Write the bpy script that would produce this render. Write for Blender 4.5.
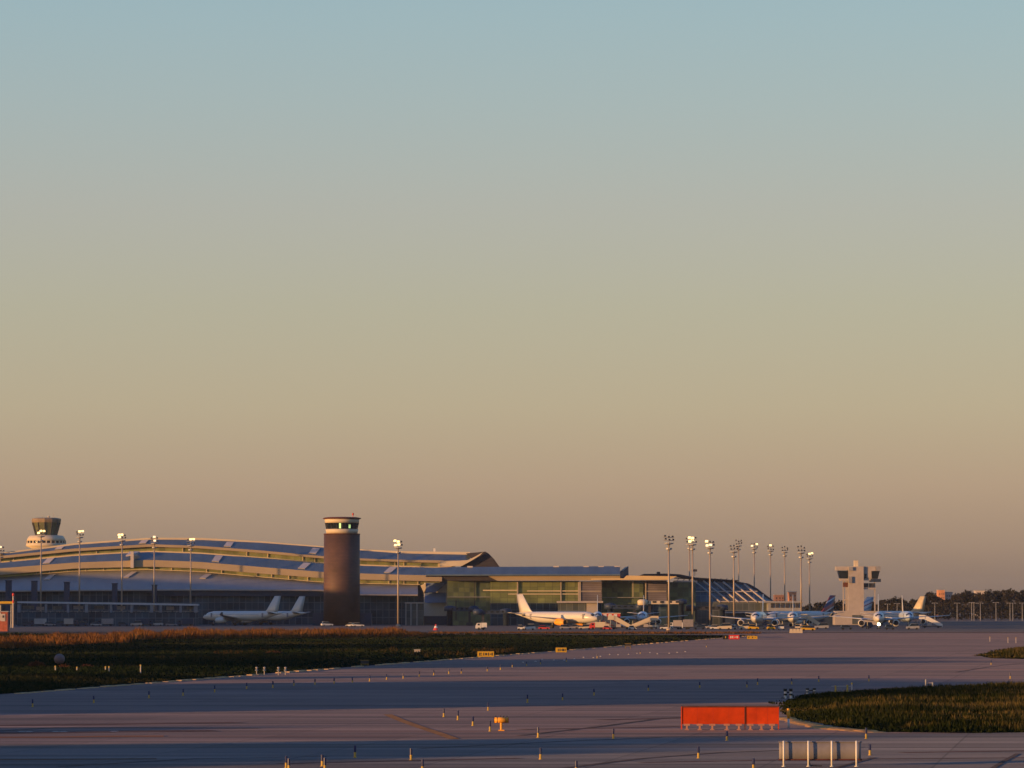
import bpy, math, random
from mathutils import Vector, Matrix, Euler, noise as mnoise

for o in list(bpy.data.objects):
    bpy.data.objects.remove(o)
S = bpy.context.scene
COL = S.collection
R = math.radians

# ------------------------------------------------------------------ camera
F, HZ, CH = 4000.0, 608.0, 7.0          # focal length in pixels, horizon row, camera height
cam = bpy.data.cameras.new('camera')
cam.sensor_width = 36.0
cam.lens = 36.0 * F / 1024.0
cam.clip_start = 1.0
cam.clip_end = 30000.0
cam_o = bpy.data.objects.new('camera', cam)
COL.objects.link(cam_o)
cam_o.location = (0, 0, CH)
cam_o.rotation_euler = (R(90) + math.atan((HZ - 384.0) / F), 0, 0)
S.camera = cam_o

# ------------------------------------------------------------------ light
SUN_EL, SUN_AZ = 3.0, 240.0             # azimuth clockwise from +Y: behind the camera, to the left
SUNV = Vector((math.sin(R(SUN_AZ)) * math.cos(R(SUN_EL)), math.cos(R(SUN_AZ)) * math.cos(R(SUN_EL)), math.sin(R(SUN_EL))))
SHX, SHY = -SUNV.x, -SUNV.y             # horizontal direction the light travels
W = bpy.data.worlds.new('World')
S.world = W
W.use_nodes = True
nt = W.node_tree
nt.nodes.clear()
out = nt.nodes.new('ShaderNodeOutputWorld')
sky = nt.nodes.new('ShaderNodeTexSky')
sky.sky_type = 'NISHITA'
sky.sun_disc = False
sky.sun_elevation = R(SUN_EL)
sky.sun_rotation = R(SUN_AZ)
sky.dust_density = 1.5
bg = nt.nodes.new('ShaderNodeBackground')
SKY_S, EXPO = 0.05, 0.9
bg.inputs['Strength'].default_value = SKY_S
nt.links.new(sky.outputs[0], bg.inputs['Color'])
# twilight glow that the single-scattering sky lacks: a second background graded by elevation
GLOW = [  # (elevation deg, linear colour)
    (-2.0, (0.06, 0.05, 0.05)),
    (0.11, (0.0893, 0.0668, 0.0609)),
    (0.46, (0.1084, 0.0824, 0.0719)),
    (0.89, (0.1402, 0.1058, 0.0884)),
    (1.74, (0.1706, 0.1312, 0.1091)),
    (2.89, (0.1746, 0.1529, 0.126)),
    (4.32, (0.1611, 0.1569, 0.1407)),
    (5.75, (0.1521, 0.1571, 0.1651)),
    (7.24, (0.1296, 0.1657, 0.1911)),
    (8.53, (0.1134, 0.1693, 0.207)),
    (14.0, (0.04, 0.105, 0.2)),
    (35.0, (0.006, 0.055, 0.19)),
    (90.0, (0.004, 0.045, 0.175)),
]
tc = nt.nodes.new('ShaderNodeTexCoord')
sx = nt.nodes.new('ShaderNodeSeparateXYZ')
nt.links.new(tc.outputs['Generated'], sx.inputs[0])
asn = nt.nodes.new('ShaderNodeMath'); asn.operation = 'ARCSINE'
nt.links.new(sx.outputs['Z'], asn.inputs[0])
def wpos(e):
    return ((e + 2.0) / 92.0) ** 0.5
mr = nt.nodes.new('ShaderNodeMapRange')
mr.inputs['From Min'].default_value = R(-2.0); mr.inputs['From Max'].default_value = R(90.0)
nt.links.new(asn.outputs[0], mr.inputs['Value'])
sq = nt.nodes.new('ShaderNodeMath'); sq.operation = 'POWER'; sq.inputs[1].default_value = 0.5
nt.links.new(mr.outputs[0], sq.inputs[0])
rp = nt.nodes.new('ShaderNodeValToRGB')
rp.color_ramp.interpolation = 'EASE' if False else 'LINEAR'
el = rp.color_ramp.elements
while len(el) > 1:
    el.remove(el[-1])
for i, (e, c) in enumerate(GLOW):
    x = el[0] if i == 0 else el.new(wpos(e))
    x.position = wpos(e); x.color = (*c, 1)
nt.links.new(sq.outputs[0], rp.inputs[0])
bg2 = nt.nodes.new('ShaderNodeBackground')
bg2.inputs['Strength'].default_value = 1.0
nt.links.new(rp.outputs[0], bg2.inputs['Color'])
add = nt.nodes.new('ShaderNodeAddShader')
nt.links.new(bg.outputs[0], add.inputs[0]); nt.links.new(bg2.outputs[0], add.inputs[1])
nt.links.new(add.outputs[0], out.inputs['Surface'])

sl = bpy.data.lights.new('sun', 'SUN')
sl.energy = 3.1
sl.angle = R(0.5)
sl.color = (1.0, 0.515, 0.18)
so = bpy.data.objects.new('sun', sl)
COL.objects.link(so)
so.rotation_euler = (-SUNV).to_track_quat('-Z', 'Y').to_euler()
so.location = (-300, -200, 200)

vs = S.view_settings
vs.view_transform = 'Standard'; vs.look = 'None'; vs.gamma = 1.0; vs.use_curve_mapping = False
vs.exposure = EXPO
S.cycles.max_bounces = 6
S.cycles.volume_bounces = 0

# ------------------------------------------------------------------ helpers
def X(px, Y): return (px - 512.0) * Y / F
def Z(py, Y): return CH + (HZ - py) * Y / F
def YG(py): return CH * F / (py - HZ)
def P(px, py): 
    y = YG(py); return X(px, y), y

def lerp_tab(xs, ys, x):
    if x <= xs[0]: return ys[0]
    for i in range(len(xs) - 1):
        if x <= xs[i + 1]:
            t = (x - xs[i]) / (xs[i + 1] - xs[i])
            return ys[i] + t * (ys[i + 1] - ys[i])
    return ys[-1]

class MB:
    def __init__(s): s.v, s.f = [], []
    def add(s, vs_, fs_):
        b = len(s.v); s.v += [Vector(v) for v in vs_]; s.f += [tuple(i + b for i in f) for f in fs_]; return s
    def box(s, c, d, rz=0.0, rx=0.0, ry=0.0):
        m = Euler((rx, ry, rz)).to_matrix()
        c = Vector(c); h = Vector(d) * 0.5
        vs_ = [c + m @ Vector((sx_ * h.x, sy_ * h.y, sz_ * h.z)) for sx_ in (-1, 1) for sy_ in (-1, 1) for sz_ in (-1, 1)]
        return s.add(vs_, [(0, 1, 3, 2), (4, 6, 7, 5), (0, 4, 5, 1), (2, 3, 7, 6), (0, 2, 6, 4), (1, 5, 7, 3)])
    def tube(s, p0, p1, r0, r1=None, n=8):
        r1 = r0 if r1 is None else r1
        p0, p1 = Vector(p0), Vector(p1); d = (p1 - p0).normalized()
        a = d.orthogonal().normalized(); b = d.cross(a)
        vs_ = []
        for p, r in ((p0, r0), (p1, r1)):
            vs_ += [p + (a * math.cos(2 * math.pi * k / n) + b * math.sin(2 * math.pi * k / n)) * r for k in range(n)]
        fs_ = [(k, (k + 1) % n, n + (k + 1) % n, n + k) for k in range(n)]
        fs_ += [tuple(range(n - 1, -1, -1)), tuple(range(n, 2 * n))]
        return s.add(vs_, fs_)
    def loft(s, secs, closed=True, caps=True):
        n = len(secs[0]); vs_ = [p for q in secs for p in q]; fs_ = []
        for i in range(len(secs) - 1):
            for k in range(n if closed else n - 1):
                k2 = (k + 1) % n
                fs_.append((i * n + k, i * n + k2, (i + 1) * n + k2, (i + 1) * n + k))
        if caps and closed:
            fs_.append(tuple(range(n - 1, -1, -1))); fs_.append(tuple((len(secs) - 1) * n + k for k in range(n)))
        return s.add(vs_, fs_)
    def lathe(s, c, prof, n=32, a0=0.0):
        c = Vector(c)
        secs = [[c + Vector((r * math.cos(a0 + 2 * math.pi * k / n), r * math.sin(a0 + 2 * math.pi * k / n), z)) for k in range(n)] for r, z in prof]
        return s.loft(secs)
    def prism(s, pts, d):          # pts: polygon in 3D, d: extrusion vector
        d = Vector(d); n = len(pts); pts = [Vector(p) for p in pts]
        vs_ = pts + [p + d for p in pts]
        fs_ = [tuple(range(n - 1, -1, -1)), tuple(range(n, 2 * n))] + [(k, (k + 1) % n, n + (k + 1) % n, n + k) for k in range(n)]
        return s.add(vs_, fs_)
    def build(s, name, m, parent=None, smooth=False, world=False):
        me = bpy.data.meshes.new(name)
        off = parent.matrix_basis.translation if (world and parent) else Vector((0, 0, 0))
        me.from_pydata([tuple(v - off) for v in s.v], [], s.f)
        me.materials.append(m); me.validate()
        import bmesh
        bm = bmesh.new(); bm.from_mesh(me)
        bmesh.ops.recalc_face_normals(bm, faces=bm.faces) if len(bm.faces) < 20000 else None
        bm.to_mesh(me); bm.free()
        if smooth:
            for p in me.polygons: p.use_smooth = len(p.vertices) <= 4
        me.update()
        o = bpy.data.objects.new(name, me); COL.objects.link(o)
        if parent: o.parent = parent
        return o

def tag(o, label=None, cat=None, group=None, kind=None):
    if label: o['label'] = label
    if cat: o['category'] = cat
    if group: o['group'] = group
    if kind: o['kind'] = kind
    return o
def thing(name, label, cat, loc=(0, 0, 0), rz=0.0, group=None):
    o = bpy.data.objects.new(name, None); COL.objects.link(o)
    o.location = loc; o.rotation_euler = (0, 0, rz); o.empty_display_size = 0.5
    return tag(o, label, cat, group)
KIDS = {}
def kids(o):
    return [c for c in bpy.data.objects if c.parent == o]
def copy_tree(o, parent=None, swap=None):
    c = o.copy(); COL.objects.link(c); c.parent = parent
    for k in kids(o):
        copy_tree(k, c)
    return c
def ordinal(i): return ['first', 'second', 'third', 'fourth', 'fifth', 'sixth', 'seventh', 'eighth', 'ninth', 'tenth', 'eleventh',
                        'twelfth', 'thirteenth', 'fourteenth', 'fifteenth', 'sixteenth', 'seventeenth', 'eighteenth', 'nineteenth', 'twentieth'][i]

# ------------------------------------------------------------------ materials
def mat(name, col, rough=0.6, metal=0.0, var=0.15, scale=0.6, spec=0.3, stretch=(1, 1, 1), emit=None, es=0.0, drough=0.0, coat=0.0):
    m = bpy.data.materials.new(name); m.use_nodes = True
    n = m.node_tree; b = n.nodes['Principled BSDF']
    b.inputs['Roughness'].default_value = rough; b.inputs['Metallic'].default_value = metal
    b.inputs['Specular IOR Level'].default_value = spec
    b.inputs['Coat Weight'].default_value = coat
    if drough: b.inputs['Diffuse Roughness'].default_value = drough
    t = n.nodes.new('ShaderNodeTexCoord'); mp = n.nodes.new('ShaderNodeMapping'); mp.inputs['Scale'].default_value = stretch
    nz = n.nodes.new('ShaderNodeTexNoise'); nz.inputs['Scale'].default_value = scale; nz.inputs['Detail'].default_value = 5
    nz.inputs['Roughness'].default_value = 0.6
    rm = n.nodes.new('ShaderNodeMapRange'); rm.inputs['From Min'].default_value = 0.3; rm.inputs['From Max'].default_value = 0.7
    rm.inputs['To Min'].default_value = 1 - var; rm.inputs['To Max'].default_value = 1 + var
    mx = n.nodes.new('ShaderNodeMix'); mx.data_type = 'RGBA'; mx.blend_type = 'MULTIPLY'; mx.inputs['Factor'].default_value = 1
    mx.inputs['A'].default_value = (*col, 1)
    n.links.new(t.outputs['Object'], mp.inputs[0]); n.links.new(mp.outputs[0], nz.inputs['Vector'])
    n.links.new(nz.outputs['Fac'], rm.inputs['Value']); n.links.new(rm.outputs[0], mx.inputs['B'])
    n.links.new(mx.outputs['Result'], b.inputs['Base Color'])
    if emit:
        b.inputs['Emission Color'].default_value = (*emit, 1); b.inputs['Emission Strength'].default_value = es
    return m

def panel_mat(name, col, col2, bw, bh, gap, gcol, rough, metal, spec=0.5, off=0.0):
    """cladding or glazing of rectangular panels on upright faces facing the camera (uses object X, Z)"""
    m = bpy.data.materials.new(name); m.use_nodes = True
    n = m.node_tree; b = n.nodes['Principled BSDF']
    b.inputs['Roughness'].default_value = rough; b.inputs['Metallic'].default_value = metal; b.inputs['Specular IOR Level'].default_value = spec
    t = n.nodes.new('ShaderNodeTexCoord'); sp = n.nodes.new('ShaderNodeSeparateXYZ'); cb = n.nodes.new('ShaderNodeCombineXYZ')
    n.links.new(t.outputs['Object'], sp.inputs[0]); n.links.new(sp.outputs['X'], cb.inputs['X']); n.links.new(sp.outputs['Z'], cb.inputs['Y'])
    br = n.nodes.new('ShaderNodeTexBrick'); br.offset = off; br.inputs['Scale'].default_value = 1
    br.inputs['Brick Width'].default_value = bw; br.inputs['Row Height'].default_value = bh; br.inputs['Mortar Size'].default_value = gap
    br.inputs['Mortar Smooth'].default_value = 0.1
    br.inputs['Color1'].default_value = (*col, 1); br.inputs['Color2'].default_value = (*col2, 1); br.inputs['Mortar'].default_value = (*gcol, 1)
    n.links.new(cb.outputs[0], br.inputs['Vector'])
    nz = n.nodes.new('ShaderNodeTexNoise'); nz.inputs['Scale'].default_value = 0.12; nz.inputs['Detail'].default_value = 4
    n.links.new(t.outputs['Object'], nz.inputs['Vector'])
    rm = n.nodes.new('ShaderNodeMapRange'); rm.inputs['From Min'].default_value = 0.3; rm.inputs['From Max'].default_value = 0.7
    rm.inputs['To Min'].default_value = 0.65; rm.inputs['To Max'].default_value = 1.3
    mx = n.nodes.new('ShaderNodeMix'); mx.data_type = 'RGBA'; mx.blend_type = 'MULTIPLY'; mx.inputs['Factor'].default_value = 1
    n.links.new(nz.outputs['Fac'], rm.inputs['Value']); n.links.new(br.outputs['Color'], mx.inputs['A']); n.links.new(rm.outputs[0], mx.inputs['B'])
    n.links.new(mx.outputs['Result'], b.inputs['Base Color'])
    return m

def pavement_mat(name, c1, c2, c3, drough=1.0, marks=True):
    m = bpy.data.materials.new(name); m.use_nodes = True
    n = m.node_tree; b = n.nodes['Principled BSDF']
    b.inputs['Roughness'].default_value = 0.85; b.inputs['Specular IOR Level'].default_value = 0.12
    b.inputs['Diffuse Roughness'].default_value = drough
    t = n.nodes.new('ShaderNodeTexCoord')
    def nzt(scale, stretch, rot, detail=4, rough=0.6):
        mp = n.nodes.new('ShaderNodeMapping'); mp.inputs['Rotation'].default_value = (0, 0, rot); mp.inputs['Scale'].default_value = stretch
        q = n.nodes.new('ShaderNodeTexNoise'); q.inputs['Scale'].default_value = scale; q.inputs['Detail'].default_value = detail; q.inputs['Roughness'].default_value = rough
        n.links.new(t.outputs['Object'], mp.inputs[0]); n.links.new(mp.outputs[0], q.inputs['Vector']); return q.outputs['Fac']
    def ramp(src, a, bb, ca, cb_):
        q = n.nodes.new('ShaderNodeMapRange'); q.inputs['From Min'].default_value = a; q.inputs['From Max'].default_value = bb
        q.inputs['To Min'].default_value = ca; q.inputs['To Max'].default_value = cb_; n.links.new(src, q.inputs['Value']); return q.outputs[0]
    def mixc(fac, a, bb, mode='MIX'):
        q = n.nodes.new('ShaderNodeMix'); q.data_type = 'RGBA'; q.blend_type = mode
        if isinstance(fac, float): q.inputs['Factor'].default_value = fac
        else: n.links.new(fac, q.inputs['Factor'])
        for s_, v in (('A', a), ('B', bb)):
            if isinstance(v, tuple): q.inputs[s_].default_value = (*v, 1)
            else: n.links.new(v, q.inputs[s_])
        return q.outputs['Result']
    # streaks run along the rolling direction of the crossing taxiway (about 30 deg off the picture plane)
    st = nzt(0.16, (0.06, 1.0, 1), R(-33))
    st2 = nzt(0.5, (0.03, 1.0, 1), R(-25), 3)
    bl = nzt(0.02, (0.5, 1, 1), R(-30), 5)
    fine = nzt(3.0, (1, 1, 1), 0, 2)
    c = mixc(ramp(bl, 0.4, 0.6, 0, 1), c1, c2)
    c = mixc(ramp(st, 0.48, 0.62, 0, 0.9), c, c3)
    rub = nzt(0.09, (0.035, 1.0, 1), R(-36), 5, 0.7)
    c = mixc(ramp(rub, 0.56, 0.64, 0, 0.55), c, (c1[0] * 1.25, c1[1] * 0.92, c1[2] * 0.74))
    gr = nzt(0.33, (0.02, 1.0, 1), R(-30), 4, 0.7)
    c = mixc(ramp(gr, 0.55, 0.68, 0, 0.7), c, (c3[0] * 0.62, c3[1] * 0.62, c3[2] * 0.66))
    pale = nzt(0.21, (0.03, 1.0, 1), R(-27), 4, 0.7)
    c = mixc(ramp(pale, 0.56, 0.70, 0, 0.6), c, (c1[0] * 1.5, c1[1] * 1.45, c1[2] * 1.45))
    c = mixc(1.0, c, ramp(st2, 0.3, 0.7, 0.62, 1.32), 'MULTIPLY')
    c = mixc(1.0, c, ramp(fine, 0.3, 0.7, 0.9, 1.1), 'MULTIPLY')
    if marks:   # slab joints, a grid in line with the taxiway
        mp = n.nodes.new('ShaderNodeMapping'); mp.inputs['Rotation'].default_value = (0, 0, R(8.4))
        n.links.new(t.outputs['Object'], mp.inputs[0])
        br = n.nodes.new('ShaderNodeTexBrick'); br.offset = 0; br.inputs['Scale'].default_value = 1
        br.inputs['Brick Width'].default_value = 7.5; br.inputs['Row Height'].default_value = 7.5; br.inputs['Mortar Size'].default_value = 0.06
        br.inputs['Color1'].default_value = (1, 1, 1, 1); br.inputs['Color2'].default_value = (0.8, 0.8, 0.81, 1); br.inputs['Mortar'].default_value = (0.62, 0.62, 0.62, 1)
        n.links.new(mp.outputs[0], br.inputs['Vector'])
        c = mixc(1.0, c, br.outputs['Color'], 'MULTIPLY')
    n.links.new(c, b.inputs['Base Color'])
    return m

def veg_mat(name, ca, cb_, cc, scale=0.05, drough=0.6):
    m = bpy.data.materials.new(name); m.use_nodes = True
    n = m.node_tree; b = n.nodes['Principled BSDF']
    b.inputs['Roughness'].default_value = 0.9; b.inputs['Specular IOR Level'].default_value = 0.0
    t = n.nodes.new('ShaderNodeTexCoord')
    q = n.nodes.new('ShaderNodeTexNoise'); q.inputs['Scale'].default_value = scale; q.inputs['Detail'].default_value = 6; q.inputs['Roughness'].default_value = 0.65
    n.links.new(t.outputs['Object'], q.inputs['Vector'])
    r = n.nodes.new('ShaderNodeValToRGB'); e = r.color_ramp.elements
    e[0].position = 0.36; e[0].color = (*ca, 1); e[1].position = 0.66; e[1].color = (*cc, 1)
    k = e.new(0.5); k.color = (*cb_, 1)
    n.links.new(q.outputs['Fac'], r.inputs[0]); n.links.new(r.outputs[0], b.inputs['Base Color'])
    return m

M = {
    'pave': pavement_mat('taxiway pavement', (0.154, 0.119, 0.123), (0.130, 0.106, 0.114), (0.070, 0.060, 0.068)),
    'apron': pavement_mat('apron concrete', (0.072, 0.070, 0.078), (0.06, 0.058, 0.066), (0.042, 0.04, 0.046), 0.8, False),
    'road': mat('service road asphalt', (0.06, 0.065, 0.075), 0.85, var=0.2, scale=0.1, spec=0.1, drough=0.8),
    'soil': mat('dry soil', (0.10, 0.055, 0.035), 0.9, var=0.35, scale=0.15, spec=0.05),
    'sand': mat('sandy edge', (0.50, 0.26, 0.09), 0.9, var=0.4, scale=1.2, spec=0.05),
    'kerb': mat('kerb concrete', (0.50, 0.34, 0.18), 0.8, var=0.25, scale=0.4, spec=0.1),
    'line_y': mat('worn yellow line paint', (0.15, 0.082, 0.036), 0.8, var=0.35, scale=0.8, spec=0.05, drough=1.0),
    'line_w': mat('worn white line paint', (0.17, 0.14, 0.135), 0.8, var=0.3, scale=0.5, spec=0.05, drough=1.0),
    'turf': veg_mat('turf', (0.010, 0.014, 0.009), (0.013, 0.016, 0.009), (0.020, 0.018, 0.010), 0.035),
    'grass': veg_mat('long grass', (0.011, 0.020, 0.010), (0.016, 0.025, 0.012), (0.034, 0.032, 0.014), 0.018),
    'island': veg_mat('island grass', (0.011, 0.017, 0.006), (0.020, 0.025, 0.008), (0.15, 0.105, 0.038), 0.07),  # tan end of the ramp paints sunlit spots into the grass
    'reed': veg_mat('dry reeds', (0.075, 0.032, 0.012), (0.14, 0.062, 0.022), (0.22, 0.11, 0.038), 0.12),
    'leaf': veg_mat('tree leaves', (0.018, 0.018, 0.014), (0.028, 0.025, 0.019), (0.040, 0.033, 0.025), 0.25),
    'shrub': veg_mat('dry shrub', (0.07, 0.03, 0.018), (0.12, 0.05, 0.025), (0.16, 0.08, 0.04), 0.6),
    'bark': mat('bark', (0.09, 0.06, 0.045), 0.9, var=0.3, scale=2),
    'cream': mat('cream panel', (0.56, 0.47, 0.33), 0.55, var=0.10, scale=0.12, stretch=(1, 1, 3)),
    'fascia': mat('ochre fascia', (0.34, 0.265, 0.165), 0.6, var=0.12, scale=0.08, stretch=(1, 1, 3)),
    'roofm': mat('dark zinc roof', (0.145, 0.19, 0.205), 0.42, 0.55, var=0.15, scale=0.25, stretch=(1, 0.1, 1), spec=0.4),
    'roofp': mat('pale roof sheet', (0.25, 0.25, 0.25), 0.6, var=0.10, scale=0.2, stretch=(1, 0.15, 1)),
    'hatch': mat('pale roof hatch', (0.48, 0.42, 0.38), 0.5, var=0.1),
    'white': mat('white paint', (0.62, 0.60, 0.56), 0.35, var=0.06, scale=0.4, spec=0.4),
    'offwhite': mat('off white panel', (0.37, 0.325, 0.29), 0.5, var=0.1, scale=0.4),
    'grey': mat('grey metal', (0.30, 0.30, 0.31), 0.5, 0.2, var=0.15),
    'dark': mat('dark metal', (0.045, 0.045, 0.055), 0.5, 0.2, var=0.2),
    'cool': mat('cool grey concrete', (0.17, 0.20, 0.25), 0.6, var=0.2, scale=0.4),
    'slate': mat('sheet in painted sky blue', (0.17, 0.23, 0.36), 0.6, var=0.12, scale=0.3),  # sky reflection put into the base colour of the stair hall roof
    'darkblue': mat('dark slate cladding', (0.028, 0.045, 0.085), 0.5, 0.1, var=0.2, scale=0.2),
    'body': mat('dark wall', (0.10, 0.10, 0.11), 0.7, var=0.25, scale=0.1),
    'gable': mat('dark purple roof and painted shade', (0.038, 0.034, 0.042), 0.7, var=0.2, scale=0.2),  # painted shade of gable end and hall soffit, and a dark roof
    'tyre': mat('tyre rubber', (0.02, 0.02, 0.02), 0.8, var=0.2),
    'glassd': mat('dark window glass', (0.012, 0.018, 0.026), 0.12, 0.0, var=0.2, spec=0.3),
    'glz': panel_mat('clerestory glass', (0.34, 0.34, 0.13), (0.20, 0.22, 0.08), 2.6, 5.0, 0.10, (0.30, 0.27, 0.18), 0.3, 0.35),
    'facade': panel_mat('hall glass', (0.23, 0.25, 0.085), (0.15, 0.17, 0.06), 3.0, 2.2, 0.08, (0.10, 0.11, 0.06), 0.35, 0.25),
    'facade2': panel_mat('dark hall glass', (0.15, 0.185, 0.10), (0.065, 0.09, 0.065), 2.2, 1.9, 0.12, (0.10, 0.125, 0.10), 0.3, 0.2, spec=0.3),
    'lowglass': panel_mat('ground floor glass', (0.042, 0.075, 0.105), (0.014, 0.030, 0.05), 2.6, 3.1, 0.16, (0.075, 0.11, 0.145), 0.4, 0.0, spec=0.12),
    'louvre': panel_mat('louvred panel', (0.155, 0.135, 0.165), (0.14, 0.125, 0.155), 40.0, 0.8, 0.1, (0.10, 0.088, 0.11), 0.5, 0.1),
    'pierglass': panel_mat('pier glass', (0.085, 0.098, 0.10), (0.05, 0.062, 0.066), 2.4, 3.0, 0.12, (0.13, 0.14, 0.14), 0.45, 0.0, spec=0.3),
    'tower': None,
    'orange': mat('orange red board paint', (0.50, 0.046, 0.005), 0.7, var=0.28, scale=0.9, spec=0.15),
    'brown': mat('dark rust edge', (0.10, 0.03, 0.02), 0.7, var=0.3, scale=3),
    'brick': mat('orange brick', (0.55, 0.25, 0.12), 0.8, var=0.2, scale=0.4),
    'yellow': mat('yellow paint', (0.56, 0.33, 0.02), 0.45, var=0.1, scale=2),
    'amber': mat('amber drum plastic', (0.78, 0.34, 0.03), 0.45, var=0.12, scale=3),
    'yellowl': mat('pale yellow post', (0.50, 0.33, 0.06), 0.5, var=0.15, scale=3),
    'red': mat('red paint', (0.55, 0.05, 0.04), 0.45, var=0.1, scale=1),
    'signred': mat('red sign face', (0.6, 0.03, 0.03), 0.4, var=0.08),
    'black': mat('black sign face', (0.015, 0.015, 0.015), 0.5, var=0.2),
    'bluetop': mat('blue reflective sleeve', (0.02, 0.03, 0.10), 0.4, var=0.2, scale=5),
    'blue': mat('airline blue', (0.10, 0.30, 0.55), 0.35, var=0.1, spec=0.5),
    'navy': mat('navy paint', (0.03, 0.04, 0.14), 0.35, var=0.1, spec=0.5),
    'gold': mat('golden tail paint', (0.55, 0.44, 0.26), 0.4, var=0.1),
    'jet': mat('white aircraft skin', (0.56, 0.53, 0.465), 0.32, var=0.05, scale=0.3, spec=0.5, coat=0.2),
    'jetblue': mat('pale blue aircraft skin', (0.40, 0.48, 0.55), 0.32, var=0.06, scale=0.3, spec=0.5),
    'wing': mat('grey wing skin', (0.42, 0.43, 0.45), 0.4, 0.2, var=0.08),
    'fan': mat('engine intake', (0.02, 0.02, 0.022), 0.5, 0.4, var=0.2),
    'lamp': mat('lit floodlight lens', (0.8, 0.7, 0.5), 0.3, var=0.02, emit=(1.0, 0.62, 0.20), es=1.45),
    'lampdim': mat('weakly lit floodlight lens', (0.8, 0.7, 0.5), 0.3, var=0.02, emit=(1.0, 0.72, 0.38), es=0.7),
    'landing': mat('landing light lens', (0.9, 0.85, 0.7), 0.3, var=0.02, emit=(1.0, 0.86, 0.55), es=4.0),
    'litwin': mat('lit control room window', (0.4, 0.5, 0.3), 0.3, var=0.1, emit=(0.55, 0.8, 0.25), es=0.55),
    'ball': mat('dusty pink ball', (0.20, 0.13, 0.12), 0.7, var=0.15, scale=1.5),
    'pole': mat('galvanised pole', (0.36, 0.29, 0.22), 0.5, 0.25, var=0.12, scale=0.5, stretch=(1, 1, 0.3)),
    'greypanel': mat('grey screen sheet', (0.23, 0.215, 0.22), 0.6, var=0.14, scale=1.5),
}
M['tower'] = panel_mat('tower cladding', (0.118, 0.064, 0.046), (0.092, 0.052, 0.040), 1.2, 0.55, 0.06, (0.055, 0.034, 0.03), 0.62, 0.12, spec=0.3, off=0.5)

# ------------------------------------------------------------------ setting: ground
def sheet(name, pts, m, z, kind='structure'):
    mb = MB(); mb.add([(x, y, z) for x, y in pts], [tuple(range(len(pts)))])
    o = mb.build(name, m); 
    return tag(o, kind=kind)
g = MB(); g.add([(-1400, -300, 0), (1800, -300, 0), (1800, 7000, 0), (-1400, 7000, 0)], [(0, 1, 2, 3)])
tag(g.build('ground', M['pave']), kind='structure')
sheet('apron', [(-1390, 1185), (1790, 1185), (1790, 6990), (-1390, 6990)], M['apron'], 0.02)
sheet('drainage_strip', [(X(690, 1125), 1125), (520, 1125), (520, 1150), (X(690, 1150), 1150)], M['soil'], 0.03)

def edge_x(y): return -41.6 + 0.1475 * (y - 325.0)
def hgt(x, y):
    v = mnoise.noise(Vector((x * 0.03, y * 0.012, 0.3))) * 0.30 + mnoise.noise(Vector((x * 0.11, y * 0.05, 4.3))) * 0.12
    return v
# left grass: a low uneven verge between the taxiway and the service road
def terrain(name, m, ys, xl, xr, nx, top):
    mb = MB(); rows = []
    for y in ys:
        a, b_ = xl(y), xr(y)
        for i in range(nx + 1):
            t = i / nx; t = 1 - (1 - t) ** 2.2
            x = a + (b_ - a) * t
            d = min(b_ - x, y - ys[0], ys[-1] - y) if True else 0
            k = min(1.0, max(0.0, (b_ - x) / 12.0))
            k *= min(1.0, max(0.0, (ys[-1] - y) / 25.0 + 0.05))
            rows.append((x, y, 0.03 + k * max(0.0, top + hgt(x, y))))
    n = nx + 1
    fs_ = [(j * n + i, j * n + i + 1, (j + 1) * n + i + 1, (j + 1) * n + i) for j in range(len(ys) - 1) for i in range(nx)]
    mb.add(rows, fs_)
    return tag(mb.build(name, m, smooth=True), kind='structure')
YS = [240 + 8 * i for i in range(101)]
terrain('grass_verge', M['turf'], YS, lambda y: -0.128 * y - 120, edge_x, 60, 0.35)

def tuft(mb, x, y, z, h, w, rnd, n=4):
    vs_, fs_ = [], []
    for k in range(n):
        a = rnd.uniform(0, 2 * math.pi); dx, dy = math.cos(a), math.sin(a)
        bx, by = x + rnd.uniform(-w, w), y + rnd.uniform(-w, w)
        le = rnd.uniform(-0.4, 0.4) * h; hh = h * rnd.uniform(0.6, 1.15); ww = w * rnd.uniform(0.25, 0.5)
        i = len(vs_)
        vs_ += [(bx - dx * ww, by - dy * ww, z - 0.05), (bx + dx * ww, by + dy * ww, z - 0.05), (bx + le, by + rnd.uniform(-.3, .3) * h, z + hh)]
        fs_.append((i, i + 1, i + 2))
    mb.add(vs_, fs_)
rnd = random.Random(5)
mb = MB()
for i in range(30000):
    y = 300 + (rnd.random() ** 1.3) * 730
    xr = edge_x(y); xl = -0.128 * y - 12
    if xr <= xl: continue
    x = xl + (xr - 0.4 - xl) * rnd.random()
    k = min(1.0, (xr - x) / 12.0)
    h = rnd.uniform(0.14, 0.34) * (0.5 + 0.5 * k) * (1 + 0.7 * max(0, mnoise.noise(Vector((x * 0.05, y * 0.02, 9)))))
    tuft(mb, x, y, 0.03 + k * max(0, 0.35 + hgt(x, y)), h, 0.45, rnd)
tag(mb.build('verge_grass', M['grass']), 'dark green and brown long grass covering the left verge', 'grass', kind='stuff')

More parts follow.
